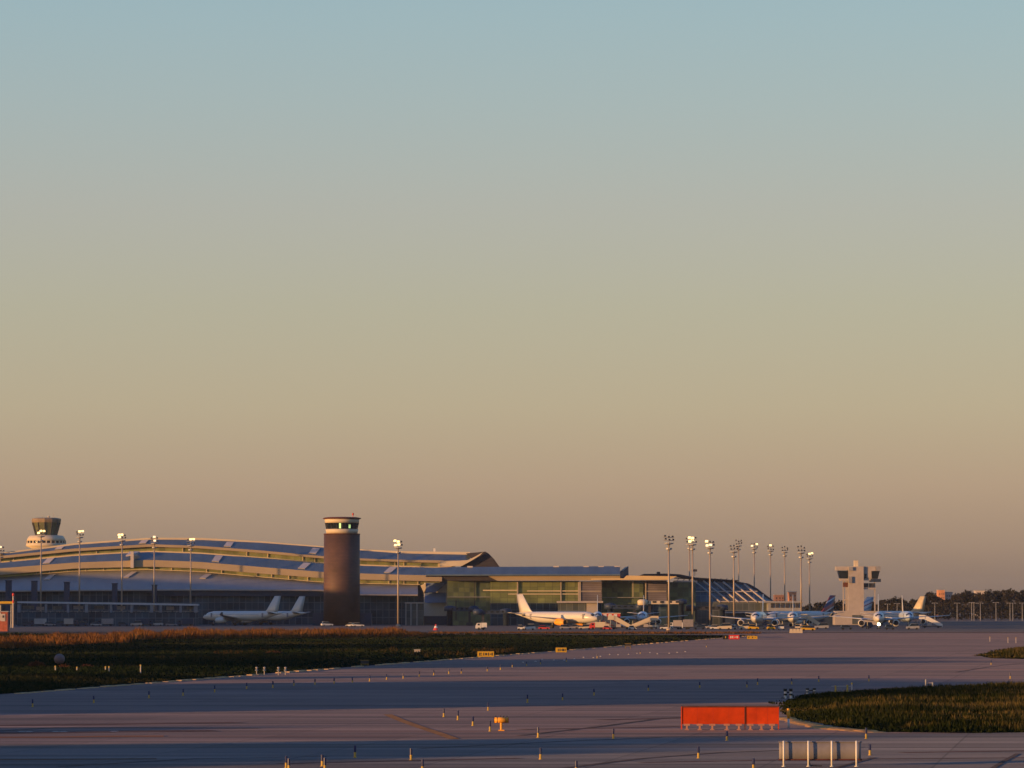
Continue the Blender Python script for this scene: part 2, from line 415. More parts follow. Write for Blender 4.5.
mb = MB()
for i in range(1500):
    px = 215 + 300 * rnd.random() ** .8; Yc_ = 572 + rnd.gauss(0, 22) + (px - 215) * .22
    x = X(px, Yc_)
    if x > edge_x(Yc_) - 2: continue
    if mnoise.noise(Vector((x * .08, Yc_ * .02, 3))) < -.12: continue
    tuft(mb, x, Yc_, .25, rnd.uniform(.2, .75) * (.6 + .8 * abs(mnoise.noise(Vector((px * .09, 3, 1))))), .4, rnd, 4)
for i in range(450):
    px = rnd.uniform(-10, 150); Yc_ = 455 + rnd.gauss(0, 14)
    if mnoise.noise(Vector((px * .05, Yc_ * .03, 6))) < .0: continue
    tuft(mb, X(px, Yc_), Yc_, .25, rnd.uniform(.15, .5), .4, rnd, 4)
tag(mb.build('dry_clumps', veg_mat('olive brown grass', (.02, .02, .010), (.05, .038, .017), (.085, .047, .02), .1)), 'warm brown clumps of taller dry grass in the dark verge', 'dry grass', kind='stuff')

# service road and dry soil behind the verge
sheet('service_road', [(X(500, 1010), 1010), (X(560, 960), 960), (X(742, 945), 945), (X(742, 968), 968), (X(560, 985), 985), (X(500, 1030), 1030)], M['apron'], 0.62)
sheet('dry_ground', [(X(-140, 1085), 1085), (X(700, 1085), 1085), (X(700, 1180), 1180), (X(-140, 1180), 1180)], M['soil'], 0.025)

# reeds
mb = MB()
for i in range(11000):
    px = -30 + 462 * rnd.random()
    yc = lerp_tab([-30, 0, 100, 200, 300, 430], [700, 720, 800, 870, 900, 920], px)
    Yb = yc + rnd.uniform(-70 if px < 130 else 0, 110)
    h = rnd.uniform(1.2, 2.5) * (0.8 + 0.5 * mnoise.noise(Vector((px * 0.06, 0, 2)))) * (0.75 if px < 110 else 1.0)
    if px > 400: h *= (440 - px) / 40.0
    tuft(mb, X(px, Yb), Yb, 0.25, h, 0.42, rnd, 4)
tag(mb.build('reed_bed', M['reed']), 'strip of dry orange brown reeds lit by the low sun in front of the terminal', 'reeds', kind='stuff')
mb = MB()
for i in range(2500):
    px = rnd.uniform(430, 760); Yb = rnd.uniform(1090, 1120)
    tuft(mb, X(px, Yb), Yb, 0.0, rnd.uniform(0.2, 0.7), 0.5, rnd, 3)
tag(mb.build('dry_weeds', M['reed']), 'low dry weeds on the strip in front of the parked aircraft', 'weeds', kind='stuff')

# kerb stones along the edge of the left verge (sun-lit, broken line)
mb = MB(); y = 300.0
while y < 1035:
    L = rnd.uniform(2.0, 5.5); h = rnd.uniform(0.05, 0.14)
    if rnd.random() < 0.72:
        mb.box((edge_x(y + L / 2) + 0.9, y + L / 2, h / 2), (0.6, L, h), rz=-math.atan(0.1475))
    y += L + rnd.uniform(0.8, 3.0)
tag(mb.build('kerb_edging', M['kerb']), kind='structure')

# grass island on the right
ISL = [P(780, 711), P(786, 701), P(800, 696), P(850, 691), P(925, 688), P(1030, 683.5), P(1090, 681), P(1100, 733), P(1024, 732), P(960, 732.5), P(880, 731.5), P(830, 725), P(800, 719), P(786, 715)]
def inside(x, y, poly):
    c = False; n = len(poly)
    for i in range(n):
        (x1, y1), (x2, y2) = poly[i], poly[(i + 1) % n]
        if (y1 > y) != (y2 > y) and x < (x2 - x1) * (y - y1) / (y2 - y1) + x1: c = not c
    return c
def edge_d(x, y, poly):
    d = 1e9; n = len(poly)
    for i in range(n):
        (x1, y1), (x2, y2) = poly[i], poly[(i + 1) % n]
        t = max(0, min(1, ((x - x1) * (x2 - x1) + (y - y1) * (y2 - y1)) / ((x2 - x1) ** 2 + (y2 - y1) ** 2)))
        d = min(d, math.hypot(x - x1 - t * (x2 - x1), y - y1 - t * (y2 - y1)))
    return d
def island(name, poly, m, m2, count, seed, hmax, label):
    xs = [p[0] for p in poly]; ys = [p[1] for p in poly]
    sheet(name + '_ground', poly, m2, 0.012)
    r_ = random.Random(seed); mb_ = MB(); k = 0
    while k < count:
        x = r_.uniform(min(xs), max(xs)); y = r_.uniform(min(ys), max(ys))
        d = edge_d(x, y, poly)
        if not inside(x, y, poly):
            if d > 1.3 or r_.random() < 0.55 + .35 * d or mnoise.noise(Vector((x * .6, y * .3, 2))) < -.1: continue
            d = 0
        k += 1
        q = min(1, d / 5.0)
        h = r_.uniform(0.12, 0.36) * hmax * (0.35 + 0.65 * q) * (1 + 0.8 * mnoise.noise(Vector((x * 0.15, y * 0.06, 5))))
        tuft(mb_, x, y, 0.0, h, 0.22, r_, 5)
    tag(mb_.build(name + '_grass', m), label, 'grass', kind='stuff')
island('island', ISL, M['island'], M['turf'], 11000, 8, 1.6, 'dark green grass with painted tan sunlit spots on the island right of the orange boards')
IS2 = [P(975, 655), P(1000, 650), P(1040, 645.5), P(1080, 644), P(1080, 659), P(1024, 659), P(990, 658)]
island('far_island', IS2, M['island'], M['turf'], 2200, 9, 2.6, 'small dark grass patch at the right edge of the far taxiway')
# sandy rim along the near edge of the island
mb = MB(); 
rim = [P(782, 717.5), P(800, 722.5), P(815, 726), P(832, 728.5), P(850, 730), P(872, 731.5)]
for i in range(130):
    t = rnd.random() * (len(rim) - 1.001); k = int(t); f = t - k
    x = rim[k][0] + (rim[k + 1][0] - rim[k][0]) * f; y = rim[k][1] + (rim[k + 1][1] - rim[k][1]) * f + rnd.uniform(-0.6, 1.0)
    h = rnd.uniform(0.03, 0.11); w = rnd.uniform(0.3, 0.9)
    mb.lathe((x, y, 0), [(w, 0.0), (w * 0.8, h * 0.7), (w * 0.3, h)], 7, rnd.uniform(0, 1))
tag(mb.build('sandy_rim', M['sand']), kind='structure')

# painted lines and crack seams on the pavement
def strip(name, pts, w, m, z=0.009):
    mb_ = MB(); secs = []
    for i, (x, y) in enumerate(pts):
        a = Vector(pts[max(0, i - 1)]); b_ = Vector(pts[min(len(pts) - 1, i + 1)]); d = (b_ - a).normalized(); nn = Vector((-d.y, d.x)) * w / 2
        secs.append([(x + nn.x, y + nn.y, z), (x - nn.x, y - nn.y, z)])
    mb_.loft(secs, closed=False)
    return tag(mb_.build(name, m), kind='structure')
sheet('near_taxiway', [P(-60, 744.7), P(1084, 731.3), (60, 60), (-60, 60)], pavement_mat('near taxiway asphalt', (0.125, 0.122, 0.132), (0.108, 0.108, 0.122), (0.075, 0.068, 0.072), 1.0), 0.004)
M['seal'] = mat('dark crack seal', (0.05, 0.042, 0.045), 0.9, var=0.4, scale=0.6, spec=0.05, drough=1.0)
strip('taxi_line', [P(388, 714), P(402, 720), P(420, 726.5), P(440, 733), P(455, 738.5)], 0.6, M['line_y'])
strip('edge_line', [P(-10, 744), P(230, 741.6), P(430, 738.8), P(650, 735.6), P(860, 733.6)], 0.55, M['line_w'])
strip('edge_line_far', [P(-10, 716), P(230, 712), P(400, 707.7), P(650, 701.7), P(790, 697)], 0.7, M['line_w'], 0.0095)
M['rubber'] = mat('rubber deposit', (0.062, 0.042, 0.046), 0.9, var=0.5, scale=0.25, stretch=(0.15, 1, 1), spec=0.05, drough=1.0)
M['rust'] = mat('rusty dust', (0.15, 0.075, 0.045), 0.9, var=0.5, scale=0.25, stretch=(0.15, 1, 1), spec=0.05, drough=1.0)
for pts, w_, m_ in (([P(-10, 732.5), P(60, 732), P(130, 731), P(215, 730.2)], 2.6, 'rubber'), ([P(-10, 736.8), P(60, 736.6), P(110, 735.8), P(165, 735.6)], 1.8, 'rust'), ([P(-10, 725), P(90, 724), P(240, 722)], 2.2, 'rubber'),
                    ([P(520, 729), P(640, 727), P(680, 726)], 1.2, 'rubber'), ([P(600, 719.5), P(700, 717)], 1.4, 'rubber'), ([P(900, 752), P(1030, 750)], 0.9, 'rubber'), ([P(640, 762), P(790, 759), P(1030, 757)], 0.7, 'rubber'), ([P(280, 763), P(520, 757.5)], 0.8, 'rubber')):
    strip('rubber_streak', pts, w_, M[m_], 0.0125)
for k_, px in enumerate((20, 27, 54, 61, 112)):
    strip('paint_dash', [P(px, 731.4 - px * .004), P(px + 7, 731.3 - px * .004)], 0.5, M['hatch'], 0.0145)
strip('oil_stain', [P(-10, 759), P(60, 758.7), P(158, 758.2)], 1.3, M['soil'])
for i, pts in enumerate([[P(-10, 731), P(60, 727), P(150, 727), P(260, 728)], [P(420, 748), P(560, 741), P(660, 737)],
                         [P(520, 735), P(600, 726), P(660, 718), P(760, 712)], [P(560, 768), P(640, 758), P(720, 752), P(860, 747)],
                         [P(990, 768), P(1003, 760), P(1016, 753)], [P(832, 768), P(850, 763), P(872, 757)], [P(955, 672), P(985, 667), P(1030, 662)],
                         [P(60, 766), P(200, 758), P(330, 756)]]):
    strip('tyre_mark', pts, 0.45 if i < 4 else 0.25, M['seal'], 0.010 + 0.001 * i)

# unseen banks added off to the left, shaped to throw the shadow bands
TS = math.tan(R(SUN_EL))
def bank_for(c0, c1, hf, rough, x=-105.0, seed=0, ramp=9.0):
    """a bank at X = x shading the ground lines Y = c + X * SHY / SHX for c0 < c < c1; hf(c) is its height"""
    mb_ = MB(); secs = []; k = x * SHY / SHX; n = max(8, int((c1 - c0) / 2.2))
    for i in range(n + 1):
        c = c0 + (c1 - c0) * i / n
        e = min(1.0, min(c - c0, c1 - c) / ramp)
        v = mnoise.noise(Vector((c * 0.23, seed, 1.7))) + 0.6 * mnoise.noise(Vector((c * 0.7, seed, 8.1)))
        hh = max(0.2, hf(c) * (0.35 + 0.65 * e ** 0.5) + rough * v)
        y = c + k
        secs.append([(x - 14, y, -0.5), (x - 4, y, hh), (x + 3, y, hh), (x + 12, y, -0.5)])
    mb_.loft(secs); return mb_
for i, (c0, c1, hf, rg, x) in enumerate(((60, 178, lambda c: 6.3, 1.0, -105.0), (184, 219, lambda c: 7.0, 1.3, -105.0), (283, 388, lambda c: 8.9, 1.7, -105.0), (474, 548, lambda c: 9.3, 1.5, -105.0),
                               (552, 598, lambda c: 11.2 + (c - 560) * 0.0095, 0.8, -200.0), (648, 745, lambda c: 11.2 + (c - 560) * 0.0095, 0.8, -200.0), (238, 254, lambda c: 5.3, 1.0, -105.0), (408, 424, lambda c: 6.4, 1.2, -105.0))):
    tag(bank_for(c0, c1, hf, rg, x, i * 3.7).build('unseen_shade_bank', M['turf']), kind='structure')

# ------------------------------------------------------------------ terminal with the wave roof
TX = [-60, 0, 75, 150, 200, 260, 320, 362, 400, 440, 470]
T0 = [561, 553, 543.3, 537.8, 538, 541.3, 546.2, 549.5, 551.3, 551.8, 552.2]
T0b = [562.5, 554.6, 545, 539.6, 540, 542.8, 547.3, 550.6, 553.4, 554.2, 554.8]
R1b = [564, 556.2, 548.6, 544.3, 546, 550.5, 556, 558.6, 559.8, 560.5, 561]
F1b = [566.5, 558.7, 551.4, 546.9, 548.5, 553, 558.3, 560.6, 562, 563, 563.5]
G1b = [570, 562, 555.2, 551.2, 553, 557.5, 563, 565, 566.2, 567, 567.5]
R2t = [571, 563, 556, 552, 553.8, 558.3, 563.8, 565.8, 567, 567.8, 568.3]
R2b = [576, 568.5, 562.6, 560, 562, 567, 571.8, 573.5, 574.8, 575.6, 576]
F2b = [583, 575, 568.6, 566.7, 568.6, 573.5, 578, 579.7, 580.6, 581.5, 582]
G2b = [585.5, 577.6, 571.6, 570, 572, 577.3, 582.4, 583.8, 584.6, 585.4, 586]
def tab(t, px): return lerp_tab(TX, t, px)
def strip_loft(mb_, fn, p0, p1, step=8.0):
    n = max(1, int(abs(p1 - p0) / step)); secs = []
    for i in range(n + 1):
        secs.append(fn(p0 + (p1 - p0) * i / n))
    mb_.loft(secs); return mb_
def sec(px, pts): return [Vector((X(px, Y_), Y_, z)) for Y_, z in pts]
def front(t_top, t_bot, Y_, th):
    return lambda px: sec(px, [(Y_, Z(tab(t_top, px), Y_)), (Y_, Z(tab(t_bot, px), Y_)), (Y_ + th, Z(tab(t_bot, px), Y_)), (Y_ + th, Z(tab(t_top, px), Y_))])
YF1, YG1, YF2, YG2 = 1700.0, 1703.0, 1686.0, 1689.5
def roof_sec(t_bot, t_top, Yf, slope=1.7):
    def fn(px):
        z0 = Z(tab(t_bot, px), Yf); dz = max(0.4, Z(tab(t_top, px), Yf + 4) - z0); dz2 = Z(tab(t_top, px), Yf + slope * dz) - z0
        Yb = Yf + slope * dz
        return sec(px, [(Yf - 0.3, z0), (Yb, z0 + dz2), (Yb + 0.3, z0 + dz2 - 0.6), (Yf, z0 - 0.5)])
    return fn
term = thing('terminal_building', 'long airport terminal with stepped wave roof of cream fascias and blue grey roof bands', 'terminal', (X(230, 1686), 1686, 0))
def tb(name, mb_, m, smooth=False): return mb_.build(name, m, term, smooth, world=True)
PE = 470
tb('roof', strip_loft(MB(), roof_sec(R1b, T0b, YF1), -55, PE), M['roofm'])
def top_fascia(px):
    z0 = Z(tab(R1b, px), YF1); dz = max(0.4, Z(tab(T0b, px), YF1 + 4) - z0); Yb = YF1 + 1.7 * dz + 0.5
    return sec(px, [(Yb, Z(tab(T0, px), Yb)), (Yb, Z(tab(T0b, px), Yb) - 0.6), (Yb + 12, Z(tab(T0b, px), Yb) - 0.6), (Yb + 12, Z(tab(T0, px), Yb))])
tb('ridge_fascia', strip_loft(MB(), top_fascia, -55, PE), M['cream'])
tb('fascia', strip_loft(MB(), front(R1b, F1b, YF1 - 0.4, 3.6), -55, 455), M['fascia'])
tb('clerestory_glazing', strip_loft(MB(), front(F1b, G1b, YG1, 3), -55, 438), M['glz'])
tb('glazing_sill', strip_loft(MB(), lambda px: sec(px, [(YG1 - 0.6, Z(tab(G1b, px), YG1)), (YG1 - 0.6, Z(tab(G1b, px), YG1) - 0.5), (YG1 + 1, Z(tab(G1b, px), YG1) - 0.5), (YG1 + 1, Z(tab(G1b, px), YG1))]), -55, 455), M['cream'])
mb = MB(); mb.box((X(446.5, YG1), YG1 + 1, (Z(561.8, YG1) + Z(567, YG1)) / 2), (X(455, YG1) - X(438, YG1), 2.4, Z(561.8, YG1) - Z(567, YG1)))
tb('end_panel', mb, M['cream'])
tb('roof', strip_loft(MB(), roof_sec(R2b, R2t, YF2), -55, 452), M['roofm'])
tb('fascia', strip_loft(MB(), front(R2b, F2b, YF2 - 0.4, 4.0), -55, 442), M['fascia'])
tb('clerestory_glazing', strip_loft(MB(), front(F2b, G2b, YG2, 3), -55, 440), M['glz'])
YE = 1668.0
def roof3(px):
    yb = lerp_tab([-60, 0, 100, 200, 320, 362, 440], [592, 591, 590, 589.6, 590, 594.5, 595], px)
    z1 = Z(tab(G2b, px), YG2); z0 = Z(yb, YE)
    zm = z1 - 0.42 * (z1 - z0)
    return sec(px, [(YE, z0), (YE + 14.5, zm), (YG2 + 0.5, z1), (YG2 + 0.5, z1 - 0.8), (YE, z0 - 0.5)])
tb('roof', strip_loft(MB(), roof3, -55, 418), M['roofp'])
def eave(px):
    yb = lerp_tab([-60, 0, 100, 200, 320, 362, 440], [592, 591, 590, 589.6, 590, 594.5, 595], px)
    return sec(px, [(YE - 0.5, Z(yb, YE) + 0.15), (YE - 0.5, Z(yb + 0.9, YE)), (YE + 0.5, Z(yb + 0.9, YE)), (YE + 0.5, Z(yb, YE) + 0.15)])
tb('eave_trim', strip_loft(MB(), eave, -55, 418), M['offwhite'])
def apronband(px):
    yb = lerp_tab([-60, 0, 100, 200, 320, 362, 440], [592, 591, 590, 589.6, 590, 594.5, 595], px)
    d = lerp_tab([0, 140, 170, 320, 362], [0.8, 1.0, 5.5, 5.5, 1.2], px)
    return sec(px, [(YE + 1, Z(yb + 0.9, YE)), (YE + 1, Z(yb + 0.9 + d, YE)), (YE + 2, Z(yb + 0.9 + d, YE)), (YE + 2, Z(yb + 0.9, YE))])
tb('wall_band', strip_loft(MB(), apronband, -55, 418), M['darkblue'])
def lowfac(px):
    yb = lerp_tab([-60, 0, 100, 200, 320, 362, 440], [592, 591, 590, 589.6, 590, 594.5, 595], px)
    return sec(px, [(YE + 3, Z(yb + 1, YE)), (YE + 3, 0), (YE + 20, 0), (YE + 20, Z(yb + 1, YE))])
tb('facade', strip_loft(MB(), lowfac, -55, 418), M['lowglass'])
def bodysec(px):
    a = Z(tab(R2b, px), YF2) - 0.6
    return sec(px, [(YG2 + 2.5, 0), (YG2 + 2.5, a), (YG1 + 2.5, a + 0.2), (YG1 + 2.5, Z(tab(R1b, px), YF1) - 0.4), (1712, Z(tab(T0b, px), 1712) - 1.4), (1790, Z(tab(T0b, px), 1712) - 2), (1790, 0)])
tb('wall', strip_loft(MB(), bodysec, -55, 452), M['body'])
# mullions and posts standing out in front of the clerestories
mb = MB()
strip_loft(mb, lambda px: sec(px, [(YG1 - 0.7, Z(tab(G1b, px), YG1) + .2), (YG1 - 0.7, Z(tab(G1b, px), YG1) - 0.1), (YG1 - .55, Z(tab(G1b, px), YG1) - 0.1), (YG1 - .55, Z(tab(G1b, px), YG1) + .2)]), 10, 424)
for px in (14, 40, 97, 183, 247, 268, 303, 315, 395, 404, 421):
    z0, z1 = Z(tab(G1b, px), YG1), Z(tab(F1b, px), YG1)
    mb.box((X(px, YG1), YG1 - 0.3, (z0 + z1) / 2), (0.35, 0.5, z1 - z0))
tb('clerestory_frame', mb, M['cream'])
mb = MB()
strip_loft(mb, lambda px: sec(px, [(YG2 - 0.7, Z(tab(G2b, px), YG2) + .3), (YG2 - 0.7, Z(tab(G2b, px), YG2) + 0.05), (YG2 - .55, Z(tab(G2b, px), YG2) + 0.05), (YG2 - .55, Z(tab(G2b, px), YG2) + .3)]), 34, 420)
for px in (37, 50, 68, 86, 104, 172, 207, 222, 257, 272, 289, 308, 389, 404, 418):
    z0, z1 = Z(tab(G2b, px), YG2), Z(tab(F2b, px), YG2)
    mb.box((X(px, YG2), YG2 - 0.3, (z0 + z1) / 2), (0.35, 0.5, z1 - z0))
tb('clerestory_frame', mb, M['cream'])
# roof hatches lying on the slopes
def hatch(px0, px1, t_bot, t_top, Yf, f0, f1, skew):
    mb_ = MB(); pts = []
    for f, ps in ((f0, (px0, px1)), (f1, (px1 + skew, px0 + skew))):
        for p in ps:
            z0 = Z(tab(t_bot, p), Yf); dz = max(0.4, Z(tab(t_top, p), Yf + 4) - z0); z1 = Z(tab(t_top, p), Yf + 1.7 * dz)
            Yq = Yf + 1.7 * dz * f
            pts.append((X(p, Yq), Yq, z0 + (z1 - z0) * f + 0.12))
    mb_.prism(pts, (0, -0.25, 0.3)); return mb_
for a, b_, sk in ((55, 62, 3), (139, 146, 3), (224, 231, 3), (309, 316, 4)):
    tb('roof_hatch', hatch(a, b_, R1b, T0b, YF1, 0.12, 0.75, sk), M['hatch'])
for a, b_, sk in ((43, 50, 5), (212, 219, 4), (298, 305, 6), (384, 391, 6)):
    tb('roof_hatch', hatch(a, b_, R2b, R2t, YF2, 0.12, 0.85, sk), M['hatch'])
def on_roof3(px, f):
    s_ = roof3(px); a, b_, c = s_[0], s_[1], s_[2]
    return b_ + (c - b_) * f
for a, b_, sk in ((200, 206, 6), (124, 129, 8), (44, 50, 6)):
    pts = [on_roof3(a, 0.05), on_roof3(b_, 0.05), on_roof3(b_ + sk, 0.7), on_roof3(a + sk, 0.7)]
    mb = MB(); mb.prism([p + Vector((0, 0, 0.15)) for p in pts], (0, -0.2, 0.35)); tb('roof_hatch', mb, M['hatch'])
# the stair shaft breaking through the middle roof
mb = MB(); px = 132.5
mb.box((X(px, 1684), 1684.5, (Z(551.5, 1684) + Z(568, 1684)) / 2), (1.3, 2.2, Z(551.5, 1684) - Z(568, 1684)))
mb.prism([(X(126, 1684), 1684, Z(555.5, 1684)), (X(135, 1684), 1684, Z(554, 1684)), (X(140, 1690), 1690, Z(551.5, 1690)), (X(130, 1690), 1690, Z(551.5, 1690))], (0, 0, -0.5))
tb('stair_shaft', mb, M['hatch'])
# gable end: eye-shaped end of the upper roof, its shade painted dark
def gz(px, py, y=1701): return (X(px, y), y, Z(py, y))
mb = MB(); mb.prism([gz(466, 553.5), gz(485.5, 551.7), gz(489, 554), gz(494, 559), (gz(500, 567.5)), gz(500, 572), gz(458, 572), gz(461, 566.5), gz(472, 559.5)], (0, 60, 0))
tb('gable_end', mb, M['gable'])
mb = MB(); mb.prism([gz(440, 561.8, 1698), gz(468, 560.2, 1698), gz(476, 556.2, 1698), gz(483, 552.2, 1698), gz(480, 555.5, 1698), gz(472, 560.5, 1698), gz(462, 566, 1698), gz(440, 566.6, 1698)], (0, 2, 0))
tb('gable_soffit', mb, M['cream'])
for px, h in ((434.5, 3.5), (419, 2.2)):
    mb = MB(); mb.box((X(px, 1706), 1706, Z(553.2, 1706) + h / 2 - 1.5), (0.9, 0.9, h)); tb('roof_vent', mb, M['white'])
# unseen block added out of frame to shade the lower left terminal
mb = MB(); mb.prism([(-430, 1385, 0), (-345, 1385, 0), (-345, 1385, 29.5), (-362, 1385, 31.5), (-430, 1385, 30)], (0, 370, 0))
tb('unseen_shade_block', mb, M['body'])
# dark pylons in front of the left facade
for px, yt, w in ((9.3, 581, 5.6), (35, 581.5, 5.6), (67.5, 582.5, 5.2), (115.3, 584, 5), (155, 585.5, 4.6)):
    mb = MB(); z = Z(yt, 1655); ww = w * 1655 / F
    mb.box((X(px, 1655), 1655, z / 2), (ww, 2.4, z)); mb.box((X(px, 1655), 1655, z + 0.15), (ww + 0.5, 2.9, 0.3))
    tb('stair_tower', mb, M['darkblue'])

# ------------------------------------------------------------------ covered boarding walkway at left
YW = 1560.0
walk = thing('boarding_walkway', 'low covered walkway with thin white roof edge and pale columns below the left terminal roof', 'walkway', (X(110, YW), YW, 0))
mb = MB(); z0, z1 = Z(604.4, YW), Z(602.6, YW)
mb.loft([[Vector((X(px, YW), YW, Z(py, YW) - 0.35)), Vector((X(px, YW), YW, Z(py, YW) + 0.35)), Vector((X(px, YW), YW + 9, Z(py, YW) + 0.35)), Vector((X(px, YW), YW + 9, Z(py, YW) - 0.35))] for px, py in ((18, 602.2), (110, 603.4), (198, 604.8))])
mb.build('roof', mat('pale walkway edge', (.40, .43, .47), .5, var=.1), walk, world=True)
for k, px in enumerate((19.5, 46.5, 68.5, 87, 111.5, 132, 152, 161, 181, 196)):
    mb = MB(); mb.box((X(px, YW), YW + 1, Z(606, YW) / 2 + 0.6), (0.95 if k % 3 else 1.3, 0.8, Z(606, YW) + 0.2)); mb.build('column', M['cool'], walk, world=True)
mb = MB(); mb.box((X(108, YW), YW + 6, Z(611, YW) / 2), (X(197, YW) - X(20, YW), 4, Z(611, YW))); mb.build('wall', M['lowglass'], walk, world=True)
for k, px in enumerate((28, 40, 57, 78, 99, 121, 142, 170, 190)):
    mb = MB(); w = rnd.uniform(2.5, 4.5); mb.box((X(px, YW), YW + 3.2, Z(607.8 + rnd.uniform(-.5, .8), YW)), (w, 1.2, 1.4)); mb.build('glazed_panel', M['greypanel'] if k % 2 else M['pierglass'], walk, world=True)
mb = MB()
for px in range(24, 198, 9):
    mb.box((X(px, YW), YW + 1.4, Z(611.2, YW)), (3.2, 0.15, 0.18))
    mb.box((X(px, YW), YW + 1.4, Z(612.8, YW)), (0.12, 0.12, 1.2))
mb.build('handrail', M['grey'], walk, world=True)
mb = MB(); mb.box((X(109, YW), YW - 2, Z(612.5, YW) / 2), (X(199, YW) - X(19, YW), .5, Z(612.5, YW))); mb.build('lower_wall', M['lowglass'], walk, world=True)

# small red gatehouse and canopy at the far left
YH = 1200.0
hut = thing('gatehouse', 'small red brick gatehouse with pale window at the left edge', 'hut', (X(2, YH), YH, 0))
mb = MB(); mb.box((X(0.5, YH), YH, Z(612, YH) / 2), (X(9.5, YH) - X(-8, YH), 4, Z(612, YH))); mb.build('wall', mat('red brick hut wall', (0.36, 0.10, 0.06), 0.8, var=0.25, scale=1.5), hut, world=True)
mb = MB(); mb.box((X(4.8, YH), YH - 2.1, Z(617.5, YH)), (1.3, 0.2, 2.2)); w_ = mb.build('window', M['hatch'], hut, world=True)
mb = MB(); mb.box((X(5, YH), YH - 2.28, Z(616.5, YH)), (0.4, 0.1, 0.7)); mb.build('pane', M['glassd'], hut, world=True)
mb = MB(); mb.box((X(1.2, YH), YH - 2.1, Z(616.5, YH)), (0.9, 0.2, 2.4)); mb.build('window', M['hatch'], hut, world=True)
mb = MB(); mb.box((X(0.5, YH), YH, Z(612, YH) + 0.15), (X(9.5, YH) - X(-8, YH) + 0.6, 4.6, 0.3)); mb.build('roof', M['grey'], hut, world=True)
can = thing('entrance_canopy', 'bright yellow lit canopy edge on slim posts at the left edge', 'canopy', (X(4, 1420), 1420, 0))
mb = MB(); mb.box((X(2, 1420), 1422, Z(602.5, 1420)), (X(13.5, 1420) - X(-10, 1420), 6, 0.8)); mb.build('roof', M['yellow'], can, world=True)
mb = MB(); mb.box((X(2, 1420), 1422, Z(604, 1420)), (X(13, 1420) - X(-10, 1420), 5.6, 0.35)); mb.build('soffit', M['dark'], can, world=True)
for px in (1.5, 12):
    mb = MB(); mb.tube((X(px, 1420), 1420, 0), (X(px, 1420), 1420, Z(604.4, 1420)), 0.18); mb.build('post', M['grey'], can, world=True)
bea = thing('beacon_post', 'short red and white warning post beside the yellow canopy', 'post', (X(14, 1415), 1415, 0))
mb = MB(); mb.tube((0, 0, 0), (0, 0, Z(596, 1415)), 0.3); mb.build('post', M['offwhite'], bea)
mb = MB(); mb.lathe((0, 0, Z(596, 1415)), [(0.42, 0), (0.48, 0.5), (0.4, 0.9), (0.1, 1.1)], 10); mb.build('lamp_housing', M['red'], bea, True)
mb = MB(); mb.lathe((0, 0, Z(603, 1415)), [(0.34, 0), (0.34, 1.0)], 10); mb.build('red_band', M['red'], bea)

# ------------------------------------------------------------------ dark round control tower
YT = 1600.0
tw = thing('control_tower', 'round dark brown control tower with glazed cab in front of the terminal', 'control tower', (X(342, YT), YT, 0))
k = YT / F; zt = lambda py: Z(py, YT); rr = lambda w: w * k / 2
mb = MB(); mb.lathe((0, 0, 0), [(rr(36.5), 0), (rr(36.2), zt(592)), (rr(36), zt(534.3))], 56); mb.build('shaft', None or M['tower'], tw, True)
mb = MB(); mb.lathe((0, 0, 0), [(rr(36.6), zt(534.6)), (rr(36.6), zt(533.8))], 56); mb.build('shaft_cap', M['brown'], tw, True)
mb = MB(); mb.lathe((0, 0, 0), [(rr(31), zt(533.8)), (rr(33), zt(529.4))], 40); mb.build('cab_base', M['cream'], tw, True)
mb = MB(); mb.lathe((0, 0, 0), [(rr(31), zt(529.4)), (rr(33.6), zt(523.2))], 24); cab = mb.build('cab_glazing', M['glassd'], tw)
mb = MB()
for i in range(16):
    a = 2 * math.pi * i / 16 + 0.1
    mb.tube((rr(31) * math.cos(a), rr(31) * math.sin(a), zt(529.4)), (rr(33.9) * math.cos(a), rr(33.9) * math.sin(a), zt(523.2)), 0.1, n=5)
mb.lathe((0, 0, 0), [(rr(31.3), zt(529.5)), (rr(31.3), zt(529.1))], 24); mb.build('mullion', M['dark'], cab)
for px, w, y0, y1 in ((340.8, 1.9, 528.8, 523.6), (350.2, 1.9, 528.6, 525)):
    dx = (px - 342) * k; a = math.asin(dx / rr(33)); mb = MB()
    pts = []
    for py, wv in ((y0, w), (y1, w)):
        r_ = rr(31) + (rr(33.6) - rr(31)) * ((529.4 - py) / 6.2) + 0.12
        for s_ in ((-1, 1) if py == y0 else (1, -1)):
            xx = dx + s_ * wv * k / 2; pts.append((xx, -math.sqrt(r_ * r_ - xx * xx), zt(py)))
    mb.prism(pts, (0, 0.1, 0)); mb.build('lit_window', M['litwin'], cab)
mb = MB(); mb.lathe((0, 0, 0), [(rr(33.8), zt(523.2)), (rr(34.8), zt(519.4))], 40); mb.build('cab_head', M['cream'], tw, True)
mb = MB(); mb.lathe((0, 0, 0), [(rr(36), zt(519.4)), (rr(38.4), zt(518.8)), (rr(38.2), zt(518.2)), (rr(30), zt(517.4)), (rr(4), zt(517))], 40); mb.build('roof', M['brown'], tw, True)
mb = MB(); mb.tube((11 * k, 0, zt(518)), (11 * k, 0, zt(514.6)), 0.12); mb.lathe((11 * k, 0, zt(514.8)), [(0.2, -.3), (0.4, 0), (0.4, .5), (0.1, .7)], 8); mb.build('beacon', M['red'], tw)
for dx in (-8, -3, 4):
    mb = MB(); mb.tube((dx * k, 2, zt(517.5)), (dx * k, 2, zt(515.8)), 0.07, n=5); mb.build('antenna', M['grey'], tw)
mb = MB(); mb.box((0, 8, 2.5), (rr(36) * 2 + 9, 10, 5)); mb.build('plinth', M['darkblue'], tw)
